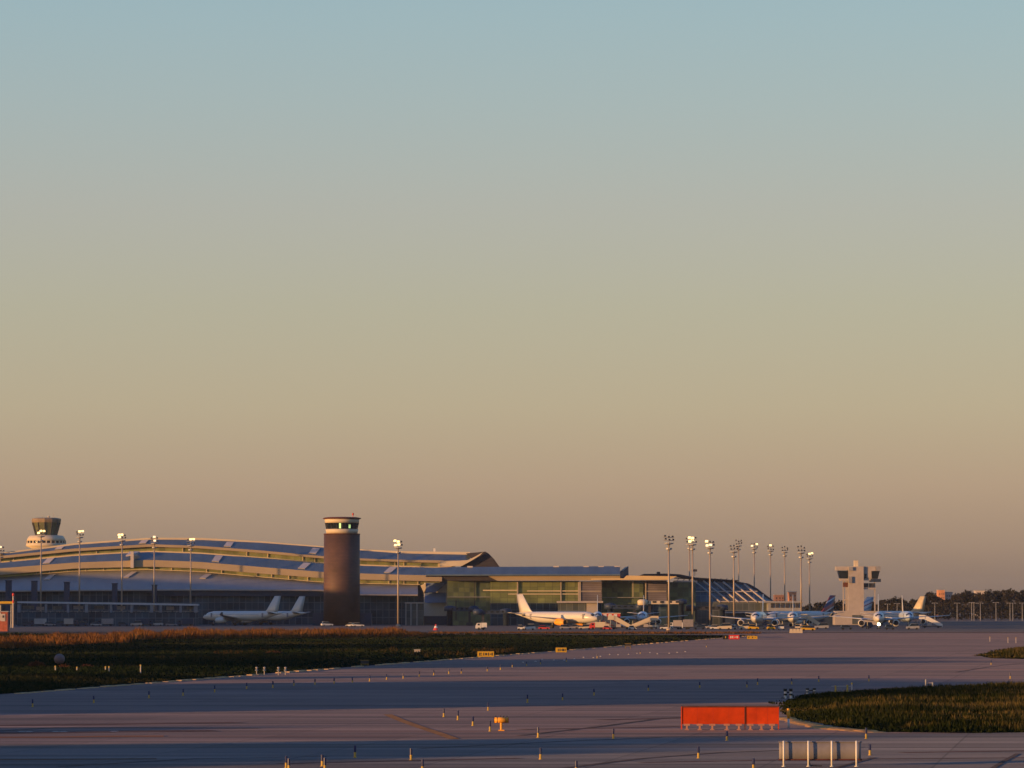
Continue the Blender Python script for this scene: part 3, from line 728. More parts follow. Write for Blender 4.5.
# ------------------------------------------------------------------ old control tower far behind the roof
YO = 2600.0
ot = thing('old_control_tower', 'distant control tower with flared cab and round pale base behind the left roof', 'control tower', (X(46.5, YO), YO, 0))
k = YO / F; zt = lambda py: Z(py, YO); rr = lambda w: w * k / 2
mb = MB(); mb.lathe((0, 0, 0), [(rr(26), 0), (rr(26), zt(549)), (rr(40), zt(546.5)), (rr(40), zt(543.8))], 40); mb.build('shaft', M['cream'], ot, True)
mb = MB(); mb.lathe((0, 0, 0), [(rr(38.5), zt(543.9)), (rr(37.8), zt(541))], 40); dr = mb.build('gallery_glazing', M['glassd'], ot, True)
mb = MB()
for i in range(26):
    a = 2 * math.pi * i / 26; r_ = rr(39); mb.box((r_ * math.cos(a), r_ * math.sin(a), (zt(543.8) + zt(541)) / 2), (0.5, 0.8, zt(541) - zt(543.8)), rz=a)
mb.lathe((0, 0, 0), [(rr(39.4), zt(543.9)), (rr(39.4), zt(543.4))], 40); mb.build('gallery_frame', M['cream'], dr)
mb = MB(); mb.lathe((0, 0, 0), [(rr(39), zt(541.1)), (rr(37), zt(538.4)), (rr(33.5), zt(536)), (rr(24), zt(535.4))], 40); mb.build('gallery_roof', M['cream'], ot, True)
mb = MB(); mb.lathe((0, 0, 0), [(rr(21), zt(535.6)), (rr(22), zt(533)), (rr(27.6), zt(522.6))], 12); cb = mb.build('cab_glazing', mat('olive tinted cab glass', (0.16, 0.17, 0.09), 0.2, 0.3, var=0.3, spec=0.6), ot)
mb = MB()
for i in range(12):
    a = 2 * math.pi * i / 12; mb.tube((rr(21.4) * math.cos(a), rr(21.4) * math.sin(a), zt(535.4)), (rr(28.2) * math.cos(a), rr(28.2) * math.sin(a), zt(522.6)), 0.3, n=5)
mb.lathe((0, 0, 0), [(rr(21.8), zt(535.5)), (rr(21.8), zt(534.9))], 12); mb.build('mullion', M['dark'], cb)
mb = MB(); mb.lathe((0, 0, 0), [(rr(22.6), zt(531)), (rr(23.2), zt(529.8))], 12); mb.build('cab_rail', M['grey'], cb)
mb = MB(); mb.lathe((0, 0, 0), [(rr(28.6), zt(522.8)), (rr(29.6), zt(520.6)), (rr(29), zt(518.8)), (rr(20), zt(518)), (1, zt(517.8))], 12); mb.build('roof', mat('brown cab roof', (0.22, 0.16, 0.10), 0.6, var=0.2), ot)
for dx, yt, r_ in ((2.2, 516, .7), (7.4, 513, .16), (-4, 515.5, .12)):
    mb = MB(); mb.tube((dx * k, 0, zt(518.2)), (dx * k, 0, zt(yt)), r_, n=6); mb.build('antenna', M['offwhite'], ot)

# ------------------------------------------------------------------ departure hall (big glazed block in the middle)
YD = 1604.0
hall = thing('departure_hall', 'glazed hall under a long flat roof with ochre fascia right of the dark tower', 'terminal', (X(530, YD), YD, 0))
def hb(name, mb_, m): return mb_.build(name, m, hall, world=True)
def hroof(px):
    yt = lerp_tab([425, 445, 628], [568.5, 567.2, 566.3], px); yb = lerp_tab([425, 445, 628], [574.6, 574.6, 574.3], px)
    z0 = Z(yb, 1596); z1 = Z(yt, 1603)
    return sec(px, [(1596, z0), (1602.5, z1), (1660, z1 - 0.5), (1660, z0 - 0.5), (1596, z0 - 0.5)])
hb('roof', strip_loft(MB(), hroof, 426, 620), M['roofm'])
mb = MB()
mb.prism([(X(620, 1596), 1596, Z(580, 1596)), (X(620.3, 1596), 1596, Z(573, 1596)), (X(628.3, 1600), 1600, Z(566.2, 1600)), (X(628.5, 1600), 1600, Z(577.5, 1600)), (X(624, 1598), 1598, Z(579.6, 1598))], (0, 55, 0))
hb('roof_end', mb, M['darkblue'])
mb = MB(); mb.prism([(X(485.5, 1598), 1598, Z(574.7, 1598)), (X(620, 1598), 1598, Z(574.4, 1598)), (X(620, 1598), 1598, Z(580.4, 1598)), (X(497, 1598), 1598, Z(580.7, 1598))], (0, 3, 0))
hb('fascia', mb, M['fascia'])
mb = MB(); mb.prism([(X(440, 1599.5), 1599.5, Z(575.2, 1599.5)), (X(497, 1599.5), 1599.5, Z(575.2, 1599.5)), (X(497, 1599.5), 1599.5, Z(580.8, 1599.5)), (X(448, 1599.5), 1599.5, Z(580.8, 1599.5))], (0, 22, 0))
hb('soffit', mb, M['gable'])  # dark colour puts the soffit's shade into the surface
mb = MB(); mb.box(((X(447, YD) + X(490, YD)) / 2, YD + 12, Z(580.8, YD) / 2), (X(490, YD) - X(447, YD), 16, Z(580.8, YD))); hb('facade', mb, M['facade2'])
mb = MB(); mb.box(((X(490.3, YD) + X(579, YD)) / 2, YD + 10, (Z(581, YD) + Z(603, YD)) / 2), (X(579, YD) - X(490.3, YD), 19, Z(581, YD) - Z(603, YD))); hb('facade', mb, M['facade'])
mb = MB(); mb.box(((X(490.3, YD) + X(579, YD)) / 2, YD + 10.5, Z(603.2, YD) / 2), (X(579, YD) - X(490.3, YD), 18, Z(603.2, YD))); hb('ground_floor', mb, M['lowglass'])
mb = MB(); mb.box(((X(602, YD) + X(645, YD)) / 2, YD + 14, Z(580.5, YD) / 2), (X(645, YD) - X(602, YD), 16, Z(580.5, YD))); hb('facade', mb, M['facade2'])
mb = MB(); mb.box(((X(667, YD) + X(696, YD)) / 2, YD + 14, Z(582, YD) / 2), (X(696, YD) - X(667, YD), 16, Z(582, YD))); hb('facade', mb, M['facade2'])
for a, b_, y0, y1 in ((580, 601.6, 581.4, 601), (645.4, 666.6, 580.6, 601)):
    mb = MB(); mb.box(((X(a, YD) + X(b_, YD)) / 2, YD + 8, (Z(y0, YD) + Z(y1, YD)) / 2), (X(b_, YD) - X(a, YD), 18, Z(y0, YD) - Z(y1, YD))); q = hb('louvre_screen', mb, M['louvre'])
    mb = MB(); mb.box((X(a, YD), YD - 1.2, (Z(y0, YD) + Z(y1, YD)) / 2), (0.5, 0.4, Z(y0, YD) - Z(y1, YD))); mb.box(((X(a, YD) + X(b_, YD)) / 2, YD - 1.2, Z(591.3, YD)), (X(b_, YD) - X(a, YD) - 0.6, 0.3, 0.3)); mb.build('screen_frame', M['offwhite'], q, world=False) if False else hb('screen_frame', mb, M['offwhite'])
    mb = MB(); mb.box(((X(a, YD) + X(b_, YD)) / 2, YD + 8.3, Z(601.2, YD) / 2), (X(b_, YD) - X(a, YD) - 0.2, 17, Z(601.2, YD))); hb('ground_floor', mb, M['lowglass'])
for a, b_, py, t in ((483, 517, 590.4, 0.45), (527, 578, 591, 0.4), (508, 578, 594.1, 0.35), (447, 490, 597, 0.25), (602, 645, 597.5, 0.2)):
    mb = MB(); mb.box(((X(a, YD) + X(b_, YD)) / 2, YD + (0.2 if a > 480 and a < 600 else 3), Z(py, YD)), (X(b_, YD) - X(a, YD), 0.7, t)); hb('floor_rail', mb, M['cream'] if a > 470 and a < 600 else M['grey'])
for px, y0, y1, w in ((517.5, 580.8, 603, 0.5), (560.8, 580.8, 603, 0.4), (578.5, 581, 603, 0.5), (474.5, 581, 612, 0.35), (456, 600, 620, 0.35), (633, 581, 597, 0.3)):
    mb = MB(); mb.box((X(px, YD), YD - 0.1 if px > 490 and px < 600 else YD + 3.2, (Z(y0, YD) + Z(y1, YD)) / 2), (w, 0.6, Z(y0, YD) - Z(y1, YD))); hb('column', mb, M['offwhite'] if px > 500 else M['dark'])
for px in (556, 586, 601, 617, 470):
    mb = MB(); z = Z(567, 1603); mb.box((X(px, 1603), 1603.3, z + 0.05), (2.2, 2.5, 0.6)); hb('roof_hatch', mb, M['hatch'])
# pale lower lounge boxes
mb = MB(); mb.box(((X(558, 1590) + X(586, 1590)) / 2, 1596, (Z(602.6, 1590)) / 2), (X(586, 1590) - X(558, 1590), 12, Z(602.6, 1590))); hb('lounge', mb, M['pierglass'])
mb = MB(); mb.box(((X(557, 1588) + X(603, 1588)) / 2, 1594, Z(602, 1588)), (X(603, 1588) - X(557, 1588), 13, 0.7)); hb('lounge_roof', mb, M['offwhite'])
mb = MB(); mb.box(((X(586.5, 1587) + X(597, 1587)) / 2, 1595, Z(603, 1587) / 2), (X(597, 1587) - X(586.5, 1587), 11, Z(603, 1587))); hb('lounge', mb, M['offwhite'])
# slab canopy and upper roof at the right end
mb = MB(); mb.prism([(X(592, 1588), 1588, Z(578.6, 1588)), (X(592, 1588), 1588, Z(580, 1588)), (X(668, 1588), 1588, Z(580, 1588)), (X(677, 1588), 1588, Z(576.4, 1588)), (X(627, 1588), 1588, Z(575.6, 1588)), (X(624, 1588), 1588, Z(578.4, 1588))], (0, 20, 0))
hb('canopy', mb, mat('ochre canopy', (0.60, 0.43, 0.20), 0.5, var=0.12, scale=0.1))
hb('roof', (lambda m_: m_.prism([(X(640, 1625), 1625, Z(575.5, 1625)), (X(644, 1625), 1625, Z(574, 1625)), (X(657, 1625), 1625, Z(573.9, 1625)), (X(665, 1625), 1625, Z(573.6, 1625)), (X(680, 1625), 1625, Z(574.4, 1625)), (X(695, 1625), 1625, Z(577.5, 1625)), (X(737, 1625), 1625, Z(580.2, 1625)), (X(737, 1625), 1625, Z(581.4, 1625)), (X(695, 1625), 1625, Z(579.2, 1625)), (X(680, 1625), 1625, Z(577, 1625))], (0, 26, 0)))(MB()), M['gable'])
mb = MB(); mb.box((X(658.5, 1624), 1627, Z(573.4, 1625)), (1.4, 1.4, 1.2)); hb('roof_vent', mb, M['dark']); mb = MB(); mb.box((X(695, 1624), 1627, Z(572.5, 1625)), (0.2, 0.2, 3)); mb.box((X(694.5, 1624), 1627, Z(570.5, 1625)), (2.2, 0.8, 0.9)); hb('roof_vent', mb, M['dark'])
mb = MB(); mb.box(((X(674, 1596) + X(697, 1596)) / 2, 1600, Z(581.3, 1596)), (X(697, 1596) - X(674, 1596), 10, 0.55)); hb('eave_trim', mb, M['offwhite'])
mb = MB()
for px in range(676, 736, 6): mb.tube((X(px, 1626), 1626, Z(581.5, 1626)), (X(px + 3, 1626), 1626, Z(578.4, 1626)), 0.14, n=5)
mb.tube((X(674, 1626), 1626, Z(578.2, 1626)), (X(738, 1626), 1626, Z(580.6, 1626)), 0.2, n=5)
hb('roof_truss', mb, M['dark'])

# sloping glazed pier
YP = 1618.0
pier = thing('glazed_pier', 'pier with sloping dark glass wall crossed by pale diagonal frames behind the masts', 'terminal', (X(730, YP), YP, 0))
TOPP = [(694, 580.4), (735, 582.6), (748, 585), (756, 589.5), (766, 597), (774, 603)]
def ptop(px): return lerp_tab([a for a, _ in TOPP], [b for _, b in TOPP], px)
def psec(px):
    yt = ptop(px); f = (625 - yt) / 45.0
    zt_ = Z(yt, YP + 8); return sec(px, [(YP - 4, 0), (YP - 4, Z(602, YP)), (YP + 8, max(zt_, Z(602, YP) + 0.1)), (YP + 30, max(zt_, Z(602, YP) + 0.1)), (YP + 30, 0)])
strip_loft(MB(), psec, 694, 774, 4).build('glass_wall', M['pierglass'], pier, world=True)
def ppt(px, f):    # point on the sloped glazing, f 0 at lower band, 1 at roof edge height 581
    yl = 602; za = Z(602, YP); zb = Z(581, YP + 8)
    z = za + (zb - za) * f; Y_ = YP - 4 + 12 * f - 0.35
    return Vector((X(px, Y_), Y_, z))
mb = MB()
for a in range(0, 9):
    x0 = 694 + a * 9.2; 
    x1 = x0 + 26
    f1 = 1.0; 
    # clip under the roof edge on the right
    pts = []
    for j in range(21):
        f = 1 - j / 20.0; px = x0 + (x1 - x0) * (1 - f)
        yy = 602 - 21 * f
        if yy >= ptop(px) - 0.3: pts.append((px, f))
    if len(pts) > 2:
        mb.tube(ppt(*pts[0]), ppt(*pts[-1]), 0.36, n=4)
mb.build('diagonal_frame', M['offwhite'], pier, world=True)
mb = MB(); mb.tube(ppt(694, 0.5), ppt(757, 0.5), 0.28, n=4); mb.tube(ppt(718, 0.02), ppt(774, 0.02), 0.28, n=4); mb.build('transom', M['offwhite'], pier, world=True)
mb = MB()
for (a, ya), (b_, yb) in zip(TOPP[:-1], TOPP[1:]):
    mb.tube((X(a, YP + 8), YP + 8, Z(ya, YP + 8) + 0.1), (X(b_, YP + 8), YP + 8, Z(yb, YP + 8) + 0.1), 0.5, n=6)
mb.build('roof_edge', M['dark'], pier, world=True)
annex = thing('pier_annex', 'low blue grey annex with flat roof and dark vents right of the glazed pier', 'building', (X(785, 1600), 1600, 0))
mb = MB(); mb.box(((X(722, 1600) + X(842, 1600)) / 2, 1606, Z(611, 1600) / 2), (X(842, 1600) - X(722, 1600), 11, Z(611, 1600))); mb.build('wall', M['darkblue'], annex, world=True)
mb = MB(); mb.box(((X(768, 1602) + X(800, 1602)) / 2, 1608, (Z(611, 1600) + Z(602.4, 1600)) / 2), (X(800, 1602) - X(768, 1602), 10, Z(602.4, 1600) - Z(611, 1600))); mb.build('wall', M['grey'], annex, world=True)
mb = MB(); mb.box(((X(760, 1602) + X(803, 1602)) / 2, 1608, Z(602, 1600)), (X(803, 1602) - X(760, 1602), 12, 0.6)); mb.build('roof', M['grey'], annex, world=True)
for i in range(6):
    px = 772 + i * 5; mb = MB(); mb.box((X(px, 1602), 1602.8, Z(605.5, 1602)), (1.2, 0.4, 1.8)); mb.build('vent', M['dark'], annex, world=True)
mb = MB(); mb.box(((X(722, 1598) + X(842, 1598)) / 2, 1599.5, Z(612.5, 1598)), (X(842, 1598) - X(722, 1598), 3, 0.5)); mb.build('ledge', M['grey'], annex, world=True)

# stair hall between the terminal and the hall
sh = thing('stair_hall', 'white block with steep blue roof panels between the long terminal and the glazed hall', 'building', (X(434, 1630), 1630, 0))
def q(px, py, y=1630.0): return (X(px, y), y, Z(py, y))
def sb(n, mb_, m): return mb_.build(n, m, sh, world=True)
mb = MB(); mb.prism([q(424, 583), q(448.5, 583), q(446, 616), q(424, 616)], (0, 12, 0)); sb('wall', mb, M['white'])
mb = MB(); mb.prism([q(426, 583, 1629.5), q(447, 582.6, 1629.5), q(441, 588, 1628), q(436, 592.3, 1626), q(426, 592.3, 1626)], (0, 0.25, -0.1)); sb('roof', mb, M['slate'])
mb = MB(); mb.prism([q(424.5, 592.6, 1629), q(446.6, 592.4, 1629), q(446, 602.6, 1624), q(425, 602.8, 1624)], (0, 0.25, -0.1)); sb('roof', mb, M['slate'])
mb = MB(); mb.prism([q(420.5, 585.5, 1628), q(425.8, 583.3, 1628), q(425.8, 589, 1628), q(424, 593, 1628)], (0, 6, 0)); sb('end_panel', mb, M['cream'])
mb = MB(); mb.prism([q(447.2, 582.2, 1627), q(448.8, 582.2, 1627), q(446.8, 604, 1623), q(445.8, 604, 1623)], (0, 2, 0)); sb('fin_wall', mb, M['offwhite'])
lf = thing('loading_shed', 'low grey glazed shed with white roof line in front of the stair hall', 'building', (X(418, 1610), 1610, 0))
mb = MB(); mb.box(((X(406, 1610) + X(423.5, 1610)) / 2, 1615, Z(603.5, 1610) / 2), (X(423.5, 1610) - X(406, 1610), 10, Z(603.5, 1610))); mb.build('wall', M['pierglass'], lf, world=True)
mb = MB(); mb.box(((X(405, 1610) + X(425, 1610)) / 2, 1615, Z(602.9, 1610)), (X(425, 1610) - X(405, 1610), 11, 0.5)); mb.build('roof', M['offwhite'], lf, world=True)
for px in (406, 411, 417):
    mb = MB(); mb.box((X(px, 1608), 1609.4, Z(603.5, 1608) / 2), (0.4, 0.4, Z(603.5, 1608))); mb.build('column', M['grey'], lf, world=True)

# jet bridges
def jet_bridge(px0, px1, py_t, py_b, Y_, m, label, cab_right=True):
    t = thing('jet_bridge', label, 'jet bridge', (X((px0 + px1) / 2, Y_), Y_, 0), group='jet bridges at the terminal')
    z1, z0 = Z(py_t, Y_), Z(py_b, Y_)
    mb_ = MB(); L = X(px1, Y_) - X(px0, Y_)
    mb_.box((0, 0, (z0 + z1) / 2), (L, 3, z1 - z0)); mb_.build('tunnel', m, t)
    mb_ = MB()
    for i in range(5): mb_.box((-L * 0.4 + i * L * 0.2, -1.55, (z0 + z1) / 2 + 0.2), (L * 0.1, 0.12, 0.7))
    mb_.build('window_row', M['glassd'], t)
    mb_ = MB(); s_ = 1 if cab_right else -1
    mb_.lathe((s_ * L / 2, -1, 0), [(2.0, z0 - 0.4), (2.1, z1), (1.2, z1 + 0.6)], 12); mb_.build('cab', m, t, True)
    mb_ = MB(); mb_.box((s_ * L * 0.32, 0, z0 / 2), (0.9, 0.9, z0)); mb_.box((s_ * L * 0.32, 0, 0.7), (2.6, 3.2, 1.2)); mb_.build('wheel_column', M['dark'], t)
    mb_ = MB(); mb_.lathe((-s_ * L / 2, 0.5, 0), [(1.1, 0), (1.1, z0), (2.3, z0), (2.3, z1 + 0.4), (0.4, z1 + 0.8)], 14); mb_.build('rotunda', M['darkblue'], t, True)
    return t
jet_bridge(642.5, 681, 600.9, 604.1, 1560, M['cream'], 'sunlit cream jet bridge under the right grey louvred screen', False)
jet_bridge(450, 474, 607.5, 611, 1585, M['darkblue'], 'shaded dark jet bridge beside the white stair hall')
jet_bridge(478, 506, 610.5, 614, 1575, M['darkblue'], 'dark jet bridge left of the white aircraft with yellow engine', False)
jet_bridge(610, 640, 605, 609, 1570, M['darkblue'], 'dark blue jet bridge between the two grey louvred screens')
jet_bridge(690, 722, 606.5, 610, 1565, M['dark'], 'dark jet bridge at the foot of the sloping glass pier', False)

# ------------------------------------------------------------------ apron tower with two cabs
YA = 1560.0
at_ = thing('apron_tower', 'pale concrete tower with two flared dark cabs and a square chimney', 'control tower', (X(857, YA), YA, 0))
ka = YA / F
def ab(px0, px1, y0, y1, dy, d, m, name, rise=0):
    mb_ = MB(); mb_.box(((X(px0, YA) + X(px1, YA)) / 2, YA + dy + d / 2, (Z(y0, YA) + Z(y1, YA)) / 2), (X(px1, YA) - X(px0, YA), d, Z(y0, YA) - Z(y1, YA)))
    return mb_.build(name, m, at_, world=True)
ab(848, 863.3, 566.6, 624.8, 0, 7, M['offwhite'], 'shaft')
ab(863.4, 875.5, 566.4, 577.8, 1, 6, M['offwhite'], 'upper_storey')
ab(854.3, 858.2, 560.6, 566.6, 1.5, 3, M['cream'], 'chimney')
ab(836, 848.4, 566.6, 570.4, 0.8, 6, M['offwhite'], 'cab_roof')
def cabf(pxs, m, name, y0, y1):
    mb_ = MB(); (a0, a1), (b0, b1) = pxs
    mb_.loft([[Vector((X(a, YA), YA + 0.6, Z(y, YA))), Vector((X(b, YA), YA + 0.6, Z(y, YA))), Vector((X(b, YA), YA + 6.5, Z(y, YA))), Vector((X(a, YA), YA + 6.5, Z(y, YA)))] for (a, b), y in zip(pxs, (y0, y1))])
    return mb_.build(name, m, at_, world=True)
cabf(((838, 847.8), (840, 847.8)), M['glassd'], 'cab_glazing', 570.8, 578.6)
cabf(((839.5, 848), (840.5, 848)), M['offwhite'], 'cab_floor', 578.6, 581)
cabf(((871.2, 879.6), (871.4, 877.5)), M['glassd'], 'cab_glazing', 571, 578.8)
ab(876, 880.4, 566.2, 571, 0.5, 6.5, M['grey'], 'cab_roof')
ab(870.5, 880.6, 579, 582, 0.4, 6.5, M['darkblue'], 'balcony')
ab(863.4, 875.6, 588, 589.4, 1, 5.5, M['offwhite'], 'landing')
ab(864.4, 866.2, 574, 578, 0.7, 0.5, M['glassd'], 'window')
for a, b_ in ((864, 868.4), (869.4, 874)):
    ab(a, b_, 583.2, 587.6, 1.6, 3, M['dark'], 'plant_unit')
ab(863.4, 876, 577.9, 580.4, 1.2, 5, M['offwhite'], 'landing')
ab(849, 853.2, 566.9, 583, -1.0, 0.9, M['grey'], 'stair_cage') if False else ab(848.6, 852.4, 567.2, 570.6, -0.8, 0.7, M['grey'], 'balcony')
ab(848.2, 851.4, 576.6, 583, -0.8, 0.7, M['greypanel'], 'balcony')
for px, y0 in ((843.4, 581), (874.8, 580), (846, 581)):
    ab(px - 0.55, px + 0.55, y0, 612, 2, 0.6, M['offwhite'], 'column')
ab(843, 847.8, 582.5, 587, 1.5, 2.5, M['brown'], 'plant_unit')
ab(843.2, 847.9, 599.4, 600.4, 1.5, 2.5, M['offwhite'], 'landing')
ab(834, 876.2, 611, 624.8, -2.5, 12, M['offwhite'], 'podium')
ab(851, 861, 615, 624, -2.8, 0.6, M['pierglass'], 'door')

# ------------------------------------------------------------------ floodlight masts
def make_mast(px, Y_, py_top, lit, label, tilt=0.5, platform2=True):
    """lit: string of six characters, one per floodlight: # bright, + weak, . off"""
    z = Z(py_top, Y_)
    t = thing('floodlight_mast', label, 'floodlight mast', (X(px, Y_), Y_, 0), group='tall floodlight masts around the apron')
    mb_ = MB(); mb_.tube((0, 0, 0), (0, 0, z - 2.2), 0.38, 0.24, 10); mb_.lathe((0, 0, 0), [(0.9, 0), (0.9, 0.5), (0.6, 0.9)], 10)
    mb_.build('pole', M['pole'], t, True)
    mb_ = MB(); mb_.lathe((0, 0, 0), [(0.3, z - 2.9), (1.5, z - 2.6), (1.5, z - 2.3), (0.3, z - 2.3)], 12); mb_.tube((0, 0, z - 2.4), (0, 0, z + 0.6), 0.12, 0.08, 6)
    mb_.box((0, -0.1, z - 0.6), (3.6, 0.2, 0.2)); mb_.box((0, -0.1, z - 1.6), (3.2, 0.2, 0.2))
    mb_.build('lamp_frame', M['grey'], t)
    if platform2:
        mb_ = MB(); mb_.lathe((0, 0, 0), [(0.3, z - 4.6), (1.0, z - 4.4), (1.0, z - 3.9), (0.3, z - 3.9)], 10); mb_.build('service_ring', M['grey'], t)
    k = 0; jr = random.Random(int(px)); jit = [jr.uniform(-.3, .35) for _ in range(6)]
    for row in (0, 1):
        for i in (-1, 0, 1):
            c = Vector((i * 1.15 + (0.2 if row else 0), -0.5 + 0.3 * abs(i), z - 0.2 - row * 1.25 + jit[row * 3 + i + 1]))
            e = Euler((R(-28), 0, R(i * 16)))
            m_ = e.to_matrix()
            b_ = MB(); b_.box(c, (0.58, 0.36, 0.5), rz=R(i * 16), rx=R(-28)); fl = b_.build('floodlight', M['grey'], t)
            ch = lit[k]; k += 1
            b_ = MB(); b_.box(c + m_ @ Vector((0, -0.24, 0)), (0.5, 0.06, 0.42) if ch not in '#+' else (1.0, 0.06, 0.8), rz=R(i * 16), rx=R(-28))
            b_.build('lens', M['lamp'] if ch == '#' else (M['lampdim'] if ch == '+' else M['glassd']), fl)
    return t
MASTS = [
    (1, 1700, 547.5, '.+....', 'floodlight mast cut by the left edge of the photo'),
    (41.4, 1640, 530.5, '.###..', 'floodlight mast with a bright lamp row, right beside the old control tower'),
    (80, 1640, 531.5, '.##...', 'second floodlight mast right of the old control tower, lamps lit'),
    (122.3, 1640, 534.8, '##.#..', 'floodlight mast with lit lamps in front of the stair shaft on the roof'),
    (154.6, 1640, 537.5, '.+..+.', 'floodlight mast with weak lamps at the highest point of the wave roof'),
    (191, 1640, 539.8, '.##...', 'lit floodlight mast at the right end of the covered walkway'),
    (398.3, 1500, 541.5, '##.##.', 'floodlight mast with two bright lamp clusters just right of the dark tower'),
    (668.7, 1250, 535.6, '......', 'nearest unlit floodlight mast, tall and pale, leftmost of the right hand cluster'),
    (689.3, 1640, 538.5, '.##.#+', 'lit floodlight mast standing close behind its twin right of the nearest unlit mast'),
    (692.4, 1500, 538.2, '##.#..', 'lit floodlight mast with a taller pale pole, front one of the close pair'),
    (709.8, 1420, 541.3, '#..++.', 'pale floodlight mast with small warm lamps in front of the sloping glass pier'),
    (733.6, 1500, 545.6, '......', 'unlit floodlight mast left of the two that stand before the pier roof corner'),
    (738.4, 1850, 540.6, '......', 'thin far unlit floodlight mast rising behind the pier roof'),
    (754, 1850, 543.6, '..#+..', 'floodlight mast with one lamp lit at the sloping end of the pier'),
    (770.2, 1850, 545.9, '.#....', 'dark floodlight mast with one bright lamp above the low annex'),
    (784.4, 1900, 547.2, '......', 'dark unlit floodlight mast left of the distant orange building'),
    (800.8, 1560, 546.8, '......', 'unlit pale floodlight mast above the second nose-on white aircraft'),
    (809.2, 1900, 553.6, '.##...', 'rightmost lit floodlight mast, nearest to the apron tower'),
]
for a in MASTS: make_mast(*a)

# ------------------------------------------------------------------ aircraft
FUS = [(0, .06, -.45), (.35, .42, -.42), (1.0, .85, -.34), (2.0, 1.30, -.22), (3.4, 1.70, -.08), (5.2, 1.94, 0), (7, 1.98, 0), (24, 1.98, 0), (27, 1.86, .12),
       (30, 1.48, .42), (33, .95, .82), (35.6, .52, 1.1), (37.4, .22, 1.28)]
CX, CZ = 16.0, 3.75     # distance from the nose to the origin, height of the fuselage axis
def fus_ring(s_, r, dz, n=20, k=1.0):
    return [Vector((CX - s_, r * k * math.cos(2 * math.pi * i / n), CZ + dz + r * k * math.sin(2 * math.pi * i / n))) for i in range(n)]
def airfoil(le, te, z, th, y, vertical=False):
    c = le - te; pts = []
    prof = [(0, 0), (.08, .5), (.3, 1), (.6, .75), (1, .08), (.6, -.55), (.3, -.8), (.08, -.45)]
    for f, h in prof:
        x = le - f * c
        pts.append(Vector((x, y + h * th, z)) if vertical else Vector((x, y, z + h * th)))
    return pts
